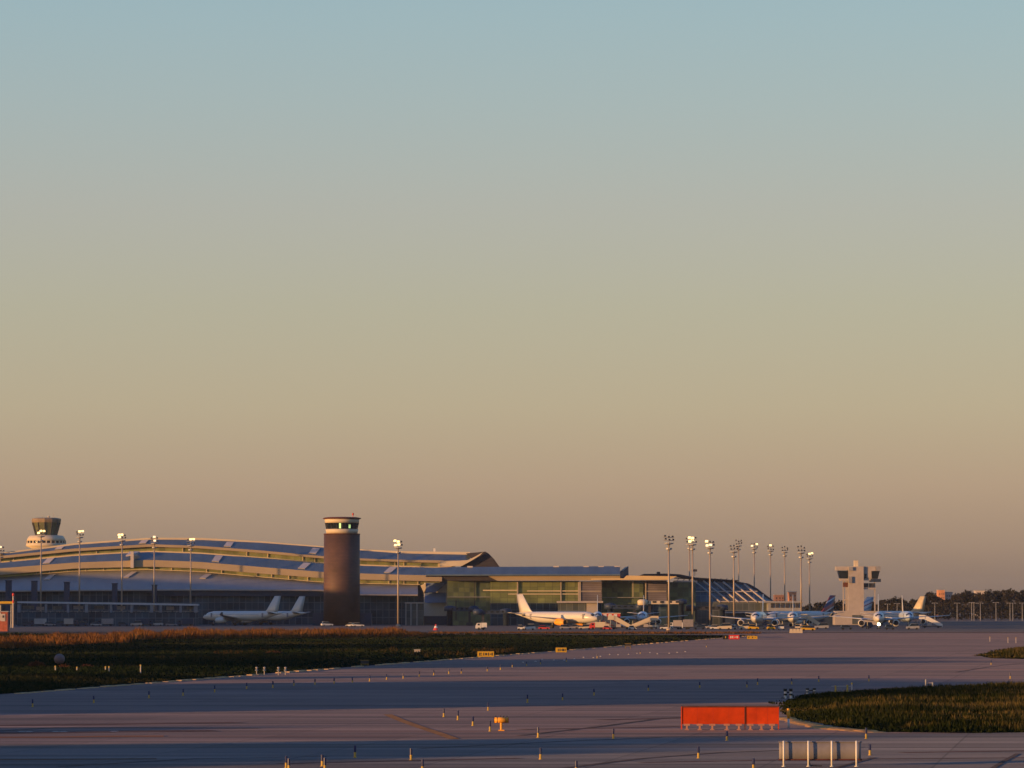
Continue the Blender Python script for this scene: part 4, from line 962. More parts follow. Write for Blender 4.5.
def make_aircraft(label, px, Y_, heading, skin='jet', fin='jet', eng='jet', nose=None, gear=True, fin_mat=None, winglet=True, landing=False, doors=True, py=None):
    t = thing('airliner', label, 'aircraft', (X(px, Y_), Y_, 0.03), R(heading), group='airliners parked at the terminal')
    sk = M[skin]
    mb_ = MB(); mb_.loft([fus_ring(*f) for f in FUS]); mb_.build('fuselage', sk, t, True)
    # flight deck glazing
    mb_ = MB()
    for a0, a1 in ((58, 88), (92, 122), (30, 54), (126, 150)):
        q_ = []
        for s_, r, dz in ((1.55, 1.12, -.28), (2.55, 1.48, -.17)):
            row = []
            for a in (a0, (a0 + a1) / 2, a1):
                b_ = math.radians(a if s_ < 2 else 90 + (a - 90) * .9)
                row.append(Vector((CX - s_ + .04, 1.02 * r * math.cos(b_), CZ + dz + 1.02 * r * math.sin(b_))))
            q_.append(row)
        mb_.loft(q_, closed=False)
    mb_.build('cockpit_window', M['glassd'], t)
    for s_ in (-1, 1):
        mb_ = MB()
        mb_.box((CX - 16.9, s_ * 1.935, CZ + .55), (21.6, .05, .26))
        mb_.build('window_band', M['wing'], t)
        for dx in (5.3, 29.2):
            mb_ = MB(); mb_.box((CX - dx, s_ * (1.93 if dx < 10 else 1.55), CZ + .35), (.75, .1, 1.7)); mb_.build('door', M['greypanel'], t)
        mb_ = MB()
        mb_.loft([airfoil(CX - 10.8, CX - 18.2, 2.9, .42, s_ * 1.2), airfoil(CX - 13.6, CX - 18.4, 3.35, .28, s_ * 6), airfoil(CX - 18.7, CX - 20.4, 4.25, .12, s_ * 16.6)])
        if winglet: mb_.loft([airfoil(CX - 18.7, CX - 20.4, 4.2, .1, s_ * 16.6), airfoil(CX - 19.7, CX - 20.7, 5.4, .06, s_ * 17.0)])
        mb_.build('wing', M['wing'] if skin == 'jet' else M['wing'], t, True)
        mb_ = MB(); mb_.loft([airfoil(CX - 31.2, CX - 35.0, CZ + 1.0, .22, s_ * .5), airfoil(CX - 34.2, CX - 36.0, CZ + 1.6, .08, s_ * 6.2)]); mb_.build('tailplane', M['wing'], t, True)
        e_ = MB(); ex = CX - 10.2
        prof = [(0.0, .98), (.12, 1.08), (.9, 1.18), (2.2, 1.12), (3.6, .86), (4.4, .62)]
        secs = [[Vector((ex - a, s_ * 5.75 + r * math.cos(2 * math.pi * i / 16), 1.95 + r * math.sin(2 * math.pi * i / 16))) for i in range(16)] for a, r in prof]
        e_.loft(secs, caps=True); e_.box((ex - 2.6, s_ * 5.75, 3.05), (3.4, .3, .6)); en = e_.build('engine', M[eng], t, True)
        e_ = MB(); secs = [[Vector((ex + .03 - a, s_ * 5.75 + r * math.cos(2 * math.pi * i / 16), 1.95 + r * math.sin(2 * math.pi * i / 16))) for i in range(16)] for a, r in ((0, .86), (.02, .3), (-.25, .05))]
        e_.loft(secs, caps=True); e_.build('fan', M['fan'], en)
    mb_ = MB(); mb_.loft([airfoil(CX - 28.6, CX - 35.6, CZ + 1.5, .24, 0, True), airfoil(CX - 30.2, CX - 35.7, CZ + 2.4, .22, 0, True), airfoil(CX - 34.0, CX - 36.9, CZ + 8.0, .10, 0, True)])
    mb_.build('tail_fin', fin_mat or M[fin], t, True)
    for gx, gy, gr in ((CX - 5.0, 0, .38), (CX - 17.6, 3.7, .55), (CX - 17.6, -3.7, .55)):
        g_ = MB(); g_.tube((gx, gy, gr), (gx, gy, 2.3), .13, .16, 8); gg = g_.build('landing_gear', M['grey'], t)
        g_ = MB()
        for o_ in (-.35, .35): g_.tube((gx, gy + o_ - .15, gr), (gx, gy + o_ + .15, gr), gr, gr, 14)
        g_.build('wheel', M['tyre'], gg)
    if landing:
        l_ = MB(); l_.lathe((CX - 4.6, 0, 1.55), [(.5, -.35), (.55, 0), (.4, .4)], 10); l_.build('landing_light', M['landing'], t)
    return t

def fin_bands(name, stops):
    """livery on a fin: colour bands over object height and length"""
    m = bpy.data.materials.new(name); m.use_nodes = True; n = m.node_tree; b = n.nodes['Principled BSDF']; b.inputs['Roughness'].default_value = .35
    tc_ = n.nodes.new('ShaderNodeTexCoord'); sp = n.nodes.new('ShaderNodeSeparateXYZ'); n.links.new(tc_.outputs['Object'], sp.inputs[0])
    mx_ = n.nodes.new('ShaderNodeMath'); mx_.operation = 'MULTIPLY_ADD'; mx_.inputs[1].default_value = 0.45; n.links.new(sp.outputs['X'], mx_.inputs[0]); n.links.new(sp.outputs['Z'], mx_.inputs[2])
    r_ = n.nodes.new('ShaderNodeMapRange'); r_.inputs['From Min'].default_value = -4.5; r_.inputs['From Max'].default_value = 4.5; n.links.new(mx_.outputs[0], r_.inputs['Value'])
    cr = n.nodes.new('ShaderNodeValToRGB'); cr.color_ramp.interpolation = 'CONSTANT'; e = cr.color_ramp.elements
    e[0].position = 0; e[0].color = (*stops[0][1], 1); e[1].position = stops[1][0]; e[1].color = (*stops[1][1], 1)
    for p, c in stops[2:]:
        k = e.new(p); k.color = (*c, 1)
    n.links.new(r_.outputs[0], cr.inputs[0]); n.links.new(cr.outputs[0], b.inputs['Base Color']); return m
Wt, Rd, Nv, Bl = (.5, .5, .5), (.26, .045, .05), (.035, .04, .10), (.2, .30, .42)
FLAG = fin_bands('navy red and white tail livery', [(0, Nv), (.14, Wt), (.2, Nv), (.32, Wt), (.37, Rd), (.52, Nv), (.66, Wt), (.72, Rd), (.84, Nv)])
WAVE = fin_bands('blue and white tail livery', [(0, Wt), (.30, Bl), (.38, Wt), (.50, Rd), (.55, Wt), (.66, Bl), (.74, Wt), (.86, Bl)])

make_aircraft('white aircraft in shade, larger of the two tails left of the dark tower', 237, 1600, 151)
make_aircraft('white aircraft in shade whose tail stands right beside the dark tower, half hidden', 263, 1650, 150)
make_aircraft('sunlit white aircraft seen from the side with a bright yellow engine', 562.5, 1395, -40, eng='amber', landing=False)
make_aircraft('blue nosed aircraft half hidden behind the nose of the sunlit white aircraft', 597.5, 1455, -91, skin='jetblue')
make_aircraft('pale blue aircraft facing out between two white passenger stairs', 642.5, 1480, -93, skin='jetblue')
make_aircraft('white nose-on aircraft with long left wing, left one of the pair under the dark masts', 758.5, 1365, -98)
make_aircraft('white nose-on aircraft beside cream passenger stairs, right one of the pair under dark masts', 792.5, 1415, -94)
make_aircraft('shaded grey blue aircraft with navy, red and white striped tail left of the apron tower', 794, 1500, -142, fin_mat=FLAG)
make_aircraft('white aircraft with glowing landing light in front of the apron tower', 878, 1345, -95, landing=True)
make_aircraft('blue nosed aircraft seen head-on between the landing light aircraft and the gold tail', 905.5, 1500, -91, skin='jetblue')
make_aircraft('cream lit aircraft with a golden tail fin at the right end of the row', 882, 1650, 143, fin='gold')
make_aircraft('aircraft with blue and white striped tail seen between the columns of the apron tower', 826, 1720, 160, fin_mat=WAVE)

# ------------------------------------------------------------------ ground vehicles
def wheels(t, xs, hw, r=.42, w=.3):
    for x in xs:
        for s_ in (-1, 1):
            b_ = MB(); b_.tube((x, s_ * (hw - w), r), (x, s_ * hw, r), r, r, 12); b_.build('wheel', M['tyre'], t)
def box_truck(label, px, Y_, rz, body, cab, L=6.0, Hh=3.0, cat='truck', name='box_truck'):
    t = thing(name, label, cat, (X(px, Y_), Y_, 0.03), R(rz), group='service vehicles on the apron')
    b_ = MB(); b_.box((-.9, 0, .8 + (Hh - .8) / 2), (L - 1.9, 2.3, Hh - .8)); b_.build('cargo_box', M[body], t)
    b_ = MB(); b_.prism([(L / 2 - 1.75, -1.1, .5), (L / 2, -1.1, .5), (L / 2, -1.1, 1.3), (L / 2 - .5, -1.1, 2.2), (L / 2 - 1.75, -1.1, 2.25)], (0, 2.2, 0)); b_.build('cab', M[cab], t)
    b_ = MB(); b_.box((L / 2 - .26, 0, 1.75), (.12, 1.9, .75), ry=R(-29)); b_.box((L / 2 - 1.05, 0, 1.75), (.7, 2.24, .55)); b_.build('windscreen', M['glassd'], t)
    b_ = MB(); b_.box((0, 0, .62), (L - .2, 1.6, .22)); b_.build('chassis', M['dark'], t)
    wheels(t, (-L / 2 + 1.2, L / 2 - 1.1), 1.1)
    return t
def car(label, px, Y_, rz, m, Hh=1.5, L=4.3, cat='car', name='parked_car', z=0.03, wide=1.75):
    t = thing(name, label, cat, (X(px, Y_), Y_, z), R(rz), group='service vehicles on the apron')
    h = wide / 2; f = Hh / 1.5
    b_ = MB(); b_.loft([[Vector((x, y, zz)) for x, zz in ((-L / 2, .35), (-L / 2, .85 * f), (-L / 2 + .25, .95 * f), (L / 2 - .2, .8 * f), (L / 2, .65 * f), (L / 2, .35))] for y in (-h, h)]); b_.build('body', M[m], t)
    b_ = MB(); b_.loft([[Vector((x, y * k, zz)) for x, zz, k in ((-L / 2 + .15, .9 * f, 1), (-L / 2 + .5, Hh, .86), (L * .12, Hh, .86), (L * .3, .84 * f, 1))] for y in (-h * .97, h * .97)]); b_.build('cabin', M['glassd'], t)
    b_ = MB(); b_.box((-L * .15, 0, Hh + .02), (L * .48, h * 1.66, .08)); b_.build('roof', M[m], t)
    wheels(t, (-L * .3, L * .31), h, .32, .22)
    return t
def stairs_truck(label, px, Y_, rz, m, top=3.6, flat=0.0, L=7.0):
    """passenger stairs; the high landing is at -x, the foot at +x"""
    t = thing('passenger_stairs', label, 'passenger stairs', (X(px, Y_), Y_, 0.03), R(rz), group='passenger stairs beside the aircraft')
    x0 = -L / 2 + 1.4; x1 = L / 2 + flat
    b_ = MB(); b_.prism([(x0, -.8, top), (x1, -.8, .45), (x1, -.8, .15), (x0, -.8, top - .55)], (0, 1.6, 0)); b_.build('stairway', M[m], t)
    b_ = MB(); b_.box((-L / 2 + .4, 0, top - .2), (2.1, 2.0, .35)); b_.build('landing', M[m], t)
    for s_ in (-1, 1):
        b_ = MB(); b_.prism([(x0, s_ * .85, top + 1.1), (x1, s_ * .85, 1.35), (x1, s_ * .85, .3), (x0, s_ * .85, top - .2)], (0, .07, 0)); b_.box((-L / 2 + .4, s_ * .95, top + .5), (2.1, .08, 1.15)); b_.build('side_panel', M[m], t)
    b_ = MB(); b_.box((0, 0, .6), (L * .95, 1.9, .35)); b_.build('chassis', M['dark'], t)
    b_ = MB()
    for x in (-L / 2 + .2, -L / 2 + 2.2):
        for s_ in (-.7, .7): b_.tube((x, s_, .6), (x, s_, top - .3), .09, n=6)
    b_.build('support_frame', M['grey'], t)
    b_ = MB(); b_.box((-L * .1, 0, 1.25), (1.5, 1.5, 1.0)); b_.build('cab', M['offwhite'], t)
    wheels(t, (-L * .32, L * .3), 1.0)
    return t
box_truck('small white van alone on the road left of the sunlit aircraft', 481.3, 1272, 180, 'white', 'white', 3.7, 2.3, 'van', 'delivery_van')
stairs_truck('dark blue passenger stairs behind the nose of the sunlit white aircraft', 609.5, 1335, -10, 'darkblue', 3.4)
stairs_truck('cream passenger stairs sloping down to the right just past the red and white catering truck', 620.5, 1300, 0, 'cream', 3.5)
stairs_truck('cream passenger stairs with long landing rising to the right toward the pale blue aircraft', 643, 1310, 180, 'cream', 3.3, L=8.6)
stairs_truck('cream passenger stairs beside the second nose-on white aircraft', 812, 1370, -8, 'cream', 3.8, L=6.5)
stairs_truck('white passenger stairs at the golden tail aircraft, rightmost on the apron', 931, 1400, -6, 'white', 3.5, L=7.6)
t = box_truck('red and white catering truck with raised box behind the passenger stairs', 613.5, 1420, 0, 'red', 'white', 8.0, 3.0, 'truck', 'catering_truck')
b_ = MB(); b_.box((-.9, 0, 4.0), (6.4, 2.5, 2.0)); b_.build('raised_box', M['red'], t)
for x in (-3.1, -1.3, .6): 
    b_ = MB(); b_.box((x, -1.28, 4.0), (1.15, .08, 1.6)); b_.build('white_panel', M['white'], t)
b_ = MB(); b_.box((-.9, 0, 5.1), (6.8, 2.7, .25)); b_.build('box_roof', M['cream'], t)
box_truck('white high truck with ladder frame, left of two beside the nearest unlit mast', 674.5, 1300, 180, 'offwhite', 'white', 4.6, 3.0)
box_truck('white service truck, right of two beside the nearest unlit mast', 683.5, 1310, 180, 'greypanel', 'white', 4.2, 3.2)
box_truck('blue grey box truck right of the two white trucks', 691.5, 1330, 0, 'greypanel', 'darkblue', 4.6, 3.2)
car('low white luggage tractor left of the white trucks', 665, 1290, 180, 'white', 1.5, 3.4, 'tractor', 'luggage_tractor')
car('pale service car left of the three under the pale lit mast', 716, 1285, 0, 'white', 1.5, 4.0)
car('cream sunlit van, middle of the three under the pale lit mast', 724, 1280, 180, 'cream', 2.1, 4.6, 'van', 'service_van')
car('white car right of the cream van, under the pale lit mast', 731, 1290, 0, 'offwhite', 1.5, 3.6)
car('cream van in front of the left wing of the left nose-on aircraft', 744.5, 1290, 180, 'cream', 2.0, 3.6, 'van', 'service_van')
car('yellow luggage tractor in front of the nose of the left nose-on aircraft', 753, 1280, 0, 'yellow', 1.7, 3.4, 'tractor', 'luggage_tractor')
car('yellow ground power unit between the two nose-on aircraft', 770.5, 1270, 0, 'yellow', 1.7, 2.6, 'power unit', 'ground_power_unit')
car('small white tractor just left of the pale barrier blocks', 780.5, 1290, 90, 'white', 1.8, 2.6, 'tractor', 'luggage_tractor')
car('yellow green tow tug right of the pale barrier blocks', 807.5, 1220, 0, 'yellow', 1.6, 4.4, 'tug', 'tow_tug')
car('white van below the tail of the sunlit white aircraft', 529, 1265, 180, 'white', 1.9, 4.0, 'van', 'service_van')
car('small white luggage cart left of the van below the aircraft tail', 521, 1262, 0, 'white', 1.6, 2.2, 'cart', 'luggage_cart')
car('grey car under the front of the yellow engine', 566, 1290, 0, 'grey', 1.6, 4.2)
car('white car under the nose gear of the sunlit aircraft', 585, 1290, 180, 'cream', 1.7, 4.3)
box_truck('white and red fuel truck at the nose of the sunlit aircraft', 597, 1285, 180, 'cream', 'red', 5.0, 2.5, 'truck', 'fuel_truck')
car('red car left of the yellow engine', 544, 1280, 0, 'red', 1.4, 3.6)
car('dark car behind the red car near the aircraft tail', 537, 1340, 0, 'darkblue', 1.6, 4.2)
car('white car parked at the foot of the dark tower', 327.3, 1450, 20, 'white', 1.6, 4.2, z=0.4)
car('white car under the dark tower, left one of the small pair', 350, 1400, 170, 'white', 1.4, 2.6, z=0.4)
car('white car under the dark tower, right one of the small pair', 358.5, 1400, 10, 'white', 1.4, 4.0, z=0.4)
car('small dark car under the wing of the landing light aircraft', 846, 1290, 0, 'darkblue', 1.5, 4.0)
car('grey luggage tractor right of the landing light aircraft', 889, 1290, 0, 'darkblue', 1.6, 3.2, 'tractor', 'luggage_tractor')
car('grey van under the gold tailed aircraft', 912, 1300, 180, 'grey', 1.9, 4.2, 'van', 'service_van')
for lb, px, Y_, rz, m_, Hh, L in (('low white cart between the two facing passenger stairs', 632, 1275, 0, 'white', 1.4, 2.6), ('cream van under the long landing of the rising stairs', 652, 1345, 180, 'cream', 2.1, 4.2),
        ('red tractor below the dark blue passenger stairs', 607, 1270, 0, 'red', 1.3, 2.8), ('dark car right of the blue grey box truck', 699, 1300, 180, 'darkblue', 1.5, 4.0), ('white tractor left of the pale lit mast foot', 705, 1330, 0, 'offwhite', 1.6, 2.8),
        ('grey cart under the wing of the sunlit white aircraft', 574, 1330, 180, 'greypanel', 1.5, 2.6), ('dark tractor right of the yellow luggage tractor', 760.5, 1310, 0, 'darkblue', 1.5, 3.0), ('grey van behind the yellow green tow tug', 821, 1330, 180, 'grey', 2.0, 4.6),
        ('cream cart below the second nose-on white aircraft', 797, 1330, 90, 'cream', 1.5, 2.4), ('dark blue van at the foot of the apron tower', 866, 1400, 180, 'darkblue', 2.0, 4.4)):
    car(lb, px, Y_, rz, m_, Hh, L, lb.split()[2 if lb.startswith(('low white', 'dark blue')) else 1] if False else 'service vehicle', 'service_vehicle')
for i, px in enumerate((29, 39, 51, 60, 72, 83, 97, 106, 124, 137, 147, 158, 172, 186)):
    lb = 'dark vehicle parked below the covered walkway, %s from the left' % ordinal(i)
    mt = ('darkblue', 'grey', 'greypanel', 'darkblue', 'offwhite')[i % 5]
    if i % 3 == 1: box_truck(lb.replace('dark', 'shaded boxy'), px, 1545, (0, 180)[i % 2], mt, 'darkblue', 5.5 + i % 2, 2.9)
    else: car(lb.replace('dark', 'shaded'), px, 1542 + i % 4, (0, 180)[i % 2], mt, 1.5 + .5 * (i % 2), 4.4)
# row of pale barrier blocks
for i, px in enumerate((790.7, 793.9, 797.1, 800.3)):
    t = MB(); t.loft([[Vector((-.48, y, 0)), Vector((.48, y, 0)), Vector((.42, y, .5)), Vector((.36, y, 1.15)), Vector((-.36, y, 1.15)), Vector((-.42, y, .5))] for y in (-.3, .3)])
    o = t.build('barrier_block', M['cream']); o.location = (X(px, 1120), 1120, .03)
    tag(o, 'pale barrier block before the nose-on aircraft, %s from left in its row' % ordinal(i), 'barrier', 'pale barrier blocks in a row')
# red and white cone shaped marker
t = thing('marker_cone', 'red and white cone marker on the road below the white stair hall', 'cone', (X(436, 1262), 1262, .03))
b_ = MB(); b_.lathe((0, 0, 0), [(.95, 0), (.9, .1), (.62, .7)], 12); b_.build('base', M['red'], t)
b_ = MB(); b_.lathe((0, 0, 0), [(.62, .7), (.36, 1.35)], 12); b_.build('white_band', M['white'], t)
b_ = MB(); b_.lathe((0, 0, 0), [(.36, 1.35), (.12, 1.95)], 12); b_.build('tip', M['red'], t)

# ------------------------------------------------------------------ signs and equipment on the field
def glyph_font(t, txt, size, m, loc):
    c = bpy.data.curves.new('lettering', 'FONT'); c.body = txt; c.size = size; c.align_x = 'CENTER'; c.align_y = 'CENTER'; c.extrude = .01
    tmp = bpy.data.objects.new('lettering', c); COL.objects.link(tmp)
    bpy.context.view_layer.update()
    me = bpy.data.meshes.new_from_object(tmp.evaluated_get(bpy.context.evaluated_depsgraph_get()))
    bpy.data.objects.remove(tmp); me.materials.clear(); me.materials.append(m)
    me.transform(Matrix.Rotation(R(90), 4, 'X'))
    o = bpy.data.objects.new('lettering', me); COL.objects.link(o); o.location = loc; o.parent = t; return o
def field_sign(label, px0, px1, py0, py1, Y_, m, marks, markm, name='taxiway_sign'):
    cx = X((px0 + px1) / 2, Y_); w = X(px1, Y_) - X(px0, Y_); z1, z0 = Z(py0, Y_), Z(py1, Y_)
    t = thing(name, label, 'sign', (cx, Y_, 0.05))
    b_ = MB(); b_.box((0, .12, (z0 + z1) / 2), (w, .24, z1 - z0)); b_.build('sign_box', M['dark'], t)
    b_ = MB(); b_.box((0, -.02, (z0 + z1) / 2), (w - .06, .04, z1 - z0 - .06)); b_.build('face', M[m], t)
    for x in (-w * .38, w * .38):
        b_ = MB(); b_.box((x, .1, z0 / 2), (.1, .1, max(.1, z0))); b_.build('leg', M['grey'], t)
    b_ = MB()
    for (fx, fz, fw, fh) in marks:
        b_.box((fx * w, -.055, z0 + (z1 - z0) * fz), (fw * w, .03, (z1 - z0) * fh))
    b_.build('marking', M[markm], t)
    return t
MK = [(-.36, .5, .05, .5), (-.27, .35, .09, .14), (-.27, .65, .09, .14), (-.12, .5, .05, .5), (.02, .5, .1, .4), (.16, .5, .05, .5), (.29, .5, .1, .16), (.38, .5, .05, .5)]
field_sign('larger yellow direction sign with dark markings on the edge of the left verge', 477.3, 494.2, 651.4, 657.2, 560, 'yellow', MK, 'dark')
field_sign('smaller yellow direction sign with dark markings, right of the larger one', 555.3, 566.6, 647.6, 652.6, 625, 'yellow', [(-.25, .5, .07, .5), (-.1, .5, .07, .5), (.02, .5, .1, .18), (.18, .5, .16, .5), (.35, .5, .06, .5)], 'dark')
field_sign('black location sign left of the red sign at the far end of the verge', 722.3, 728, 635.2, 639.4, 890, 'black', [(0, .5, .12, .5)], 'yellow')
field_sign('red sign with white marks at the far end of the verge', 728.2, 739, 635, 639.5, 890, 'signred', [(-.3, .5, .12, .45), (-.12, .5, .1, .45), (.1, .5, .12, .16), (.3, .5, .14, .45)], 'white')
field_sign('dark yellow sign right of the red sign at the far end of the verge', 746.5, 757, 636, 639.3, 900, 'yellow', MK[::2], 'dark')
M['yellowd'] = mat('dull yellow rim', (.20, .13, .03), .6, var=.2)
def frame_sign(label, px0, px1, py0, py1, pyg):
    Y_ = YG(pyg); cx = X((px0 + px1) / 2, Y_); w = X(px1, Y_) - X(px0, Y_); z1, z0 = Z(py0, Y_), Z(py1, Y_)
    t = thing('sign_frame', label, 'sign', (cx, Y_, 0.02))
    b_ = MB(); b_.box((0, 0, (z0 + z1) / 2), (w, .12, z1 - z0)); b_.build('back_panel', M['dark'], t)
    b_ = MB(); b_.box((0, -.02, z1), (w + .1, .2, .1)); b_.box((0, -.02, z0), (w + .1, .2, .1)); b_.build('rim', M['yellowd'], t)
    for x in (-w * .42, w * .42):
        b_ = MB(); b_.box((x, 0, z0 / 2 + .1), (.12, .12, z0 + .2)); b_.build('leg', M['yellowd'], t)
frame_sign('back of a small dark sign on pale legs halfway along the verge edge', 624.8, 630.6, 643.6, 646, 648.6)
frame_sign('back of a small dark sign at the verge edge below the dark tower', 361, 369, 660.2, 664, 666)
t = thing('ground_cabinet', 'small pale cabinet in the grass left of the larger yellow sign', 'cabinet', (X(417.3, 590), 590, .1))
b_ = MB(); b_.prism([(-.5, 0, 0), (.5, 0, 0), (.42, 0, .75), (-.42, 0, .75)], (0, .5, 0)); b_.build('housing', M['offwhite'], t)
b_ = MB(); b_.box((0, .25, .8), (1.0, .65, .08)); b_.build('lid', M['grey'], t)

# long orange red board on feet
YB = YG(729.3)
t = thing('orange_barrier', 'long orange red board barrier on small feet in the middle of the taxiway', 'barrier', (X(729, YB), YB, 0))
xl, xm, xr = X(681, YB) - X(729, YB), X(744.2, YB) - X(729, YB), X(777.6, YB) - X(729, YB)
zb, ztop = Z(723.6, YB), Z(706.6, YB)
for a, b2 in ((xl, xm - .02), (xm + .02, xr)):
    b_ = MB(); b_.box(((a + b2) / 2, 0, (zb + ztop) / 2), (b2 - a, .12, ztop - zb)); p = b_.build('board', M['orange'], t)
    b_ = MB(); b_.box(((a + b2) / 2, .02, ztop + .02), (b2 - a, .22, .09)); b_.build('top_rail', M['brown'], p)
    b_ = MB()
    n = 3 if b2 == xr else 4
    for i in range(1, n):
        x = a + (b2 - a) * i / n; b_.box((x, -.064, (zb + ztop) / 2), (.012, .008, ztop - zb - .02))
    b_.build('seam', mat('board seam', (0.36, 0.026, 0.008), .6), p)
for x in (xl, xm, xr):
    b_ = MB(); b_.box((x, 0, (.05 + ztop) / 2), (.055, .2, ztop - .02)); b_.build('upright', M['brown'] if x == xm else M['orange'], t)
for px in (686.2, 699, 711.5, 726, 738, 749.5, 760.5, 771):
    x = X(px, YB) - X(729, YB)
    b_ = MB(); b_.box((x, -.1, zb - .03), (.34, .1, .1)); b_.box((x, -.1, zb / 2 - .03), (.1, .1, zb - .08)); b_.box((x, -.1, .02), (.22, .5, .04)); b_.build('foot', mat('pink orange foot', (0.42, .2, .13), .6, var=.15, scale=3) if px < 690 else bpy.data.materials['pink orange foot'], t)
# amber drum on a post
Yd = YG(730.2)
t = thing('drum_marker', 'amber drum shaped marker lying across a short pale post', 'marker', (X(501.3, Yd), Yd, 0))
z = Z(719.6, Yd); w = 7.2 * Yd / F
b_ = MB(); b_.tube((-w, 0, z), (w, 0, z), .16, n=16); b_.build('drum', M['amber'], t, True)
b_ = MB(); b_.tube((0, 0, 0), (0, 0, z), .07, .07, 8); b_.box((0, 0, .03), (.35, .35, .06)); b_.build('post', M['amber'], t)
b_ = MB()
for s_ in (-1, 1): b_.tube((s_ * w * .55, 0, z), (s_ * w * .62, 0, z), .17, n=16); b_.tube((s_ * w * .96, 0, z), (s_ * w * 1.03, 0, z), .165, n=16)
b_.build('band', M['brown'], t)
b_ = MB()
for x in (-.75, -.1, .35, .8): b_.box((x * w, 0, z + .2), (.05, .05, .12))
b_.build('lug', M['dark'], t)
# grey screen held by four white posts
Yp = YG(765.8)
t = thing('post_screen', 'grey screen held by four white posts in the right foreground', 'barrier', (X(819, Yp), Yp, 0))
x0, x1 = X(778.5, Yp) - X(819, Yp), X(860, Yp) - X(819, Yp); z1, z0 = Z(741.8, Yp), Z(758.6, Yp)
b_ = MB(); b_.loft([[Vector((x0 + (x1 - x0) * i / 24, .19, z0)), Vector((x0 + (x1 - x0) * i / 24, .185 + .006 * math.sin(i * 1.3), (z0 + z1) / 2)), Vector((x0 + (x1 - x0) * i / 24, .18, z1)), Vector((x0 + (x1 - x0) * i / 24, .22, z1)), Vector((x0 + (x1 - x0) * i / 24, .21, z0))] for i in range(25)])
b_.build('screen', M['greypanel'], t, True)
b_ = MB(); b_.tube((x0 - .03, .17, z1 + .02), (x1 + .05, .17, z1 + .02), .028, n=8); b_.build('top_rail', M['greypanel'], t)
b_ = MB(); b_.tube((x0 - .03, .17, z0 - .02), (x1 + .05, .17, z0 - .02), .035, n=8); b_.build('bottom_rail', M['brown'], t)
for px in (782.7, 807.3, 830.6, 855.2):
    x = X(px, Yp) - X(819, Yp)
    b_ = MB(); b_.tube((x, 0, 0), (x, 0, Z(740.2, Yp)), .042, .042, 10); b_.lathe((x, 0, 0), [(.09, 0), (.09, .03)], 10); b_.build('post', mat('bright post paint', (.78, .74, .62), .4, var=.08) if px < 790 else bpy.data.materials['bright post paint'], t, True)
b_ = MB(); b_.tube((X(808, Yp) - X(819, Yp), .1, .3), (X(809, Yp) - X(819, Yp), .1, .06), .03, n=6); b_.tube((X(809, Yp) - X(819, Yp), .1, .05), (X(821, Yp) - X(819, Yp), .12, .03), .025, n=6); b_.build('cable', M['dark'], t)
# single yellow post, black and white lamps, goal shaped frames
def P0(px, py): 
    y = YG(py); return X(px, y), y, 0
t = thing('marker_post', 'tall pale yellow post right of the orange barrier', 'post', P0(787.6, 727.6)); Yq = t.location.y
b_ = MB(); b_.tube((0, 0, Z(718, Yq)), (0, 0, Z(708, Yq)), .085, n=12); b_.build('sleeve', M['amber'], t, True)
b_ = MB(); b_.tube((0, 0, 0), (0, 0, Z(718, Yq)), .065, n=12); b_.build('post', M['white'], t, True)
def bw_light(label, px, pyb, dx, h):
    t_ = thing('approach_lamp', label, 'lamp', P0(px, pyb)); Y_ = t_.location.y
    for s_ in (-1, 1):
        for k, (m_, f0, f1) in enumerate((('white', .0, .3), ('black', .3, .5), ('white', .5, .72), ('black', .72, 1.0))):
            b2 = MB(); b2.tube((s_ * dx, 0, h * f0), (s_ * dx, 0, h * f1), .11 + (.03 if m_ == 'black' else 0), n=10)
            b2.build('black_band' if m_ == 'black' else 'white_band', M[m_], t_)
    b2 = MB(); b2.box((0, 0, h * .62), (dx * 2, .06, .08)); b2.build('crossbar', M['black'], t_)
bw_light('black and white banded twin lamp at the left tip of the grass island', 787.3, 698, .22, .75)
bw_light('smaller black and white banded twin lamp further right on the island edge', 810, 694, .28, .5)
def goal(label, px0, px1, pyb, h0, h1, m, wire):
    t_ = thing('wire_barrier', label, 'barrier', P0((px0 + px1) / 2, pyb)); Y_ = t_.location.y; hx = (px1 - px0) / 2 * Y_ / F
    for s_, h in ((-1, h0), (1, h1)):
        b2 = MB(); b2.tube((s_ * hx, 0, 0), (s_ * hx, 0, h), .075, n=8); b2.build('post', M[m], t_)
    b2 = MB(); b2.tube((-hx - wire, .05, min(h0, h1) - .05), (hx + wire, .05, min(h0, h1) - .05), .03, n=6); b2.tube((-hx - wire, .05, min(h0, h1) - .45), (hx + wire, .05, min(h0, h1) - .45), .02, n=6)
    b2.build('wire', M['hatch'], t_)
goal('pair of cream posts joined by thin wires on the far edge of the island', 834.7, 846.5, 694.5, .75, .8, 'yellowl', .35)
goal('pair of unequal grey posts on the far island edge, right of the cream pair', 924.8, 931.6, 689, .85, .6, 'grey', .05)
for i, px in enumerate((257.3, 265, 279, 286)):
    t = thing('white_marker_lamp', 'small white lamp on a stem at the verge edge, %s of four from the left' % ordinal(i), 'lamp', P0(px, 674.8), group='white lamps at the verge edge'); Y_ = t.location.y
    b_ = MB(); b_.tube((0, 0, 0), (0, 0, .72), .05, n=8); b_.build('stem', M['offwhite'], t)
    b_ = MB(); b_.lathe((0, 0, 0), [(.12, .42), (.17, .48), (.17, .56), (.08, .6)], 10); b_.build('lamp_head', M['cool'], t)
    b_ = MB(); b_.lathe((0, 0, 0), [(.1, .68), (.14, .74), (.12, .82), (.03, .86)], 10); b_.build('cap', M['offwhite'], t)
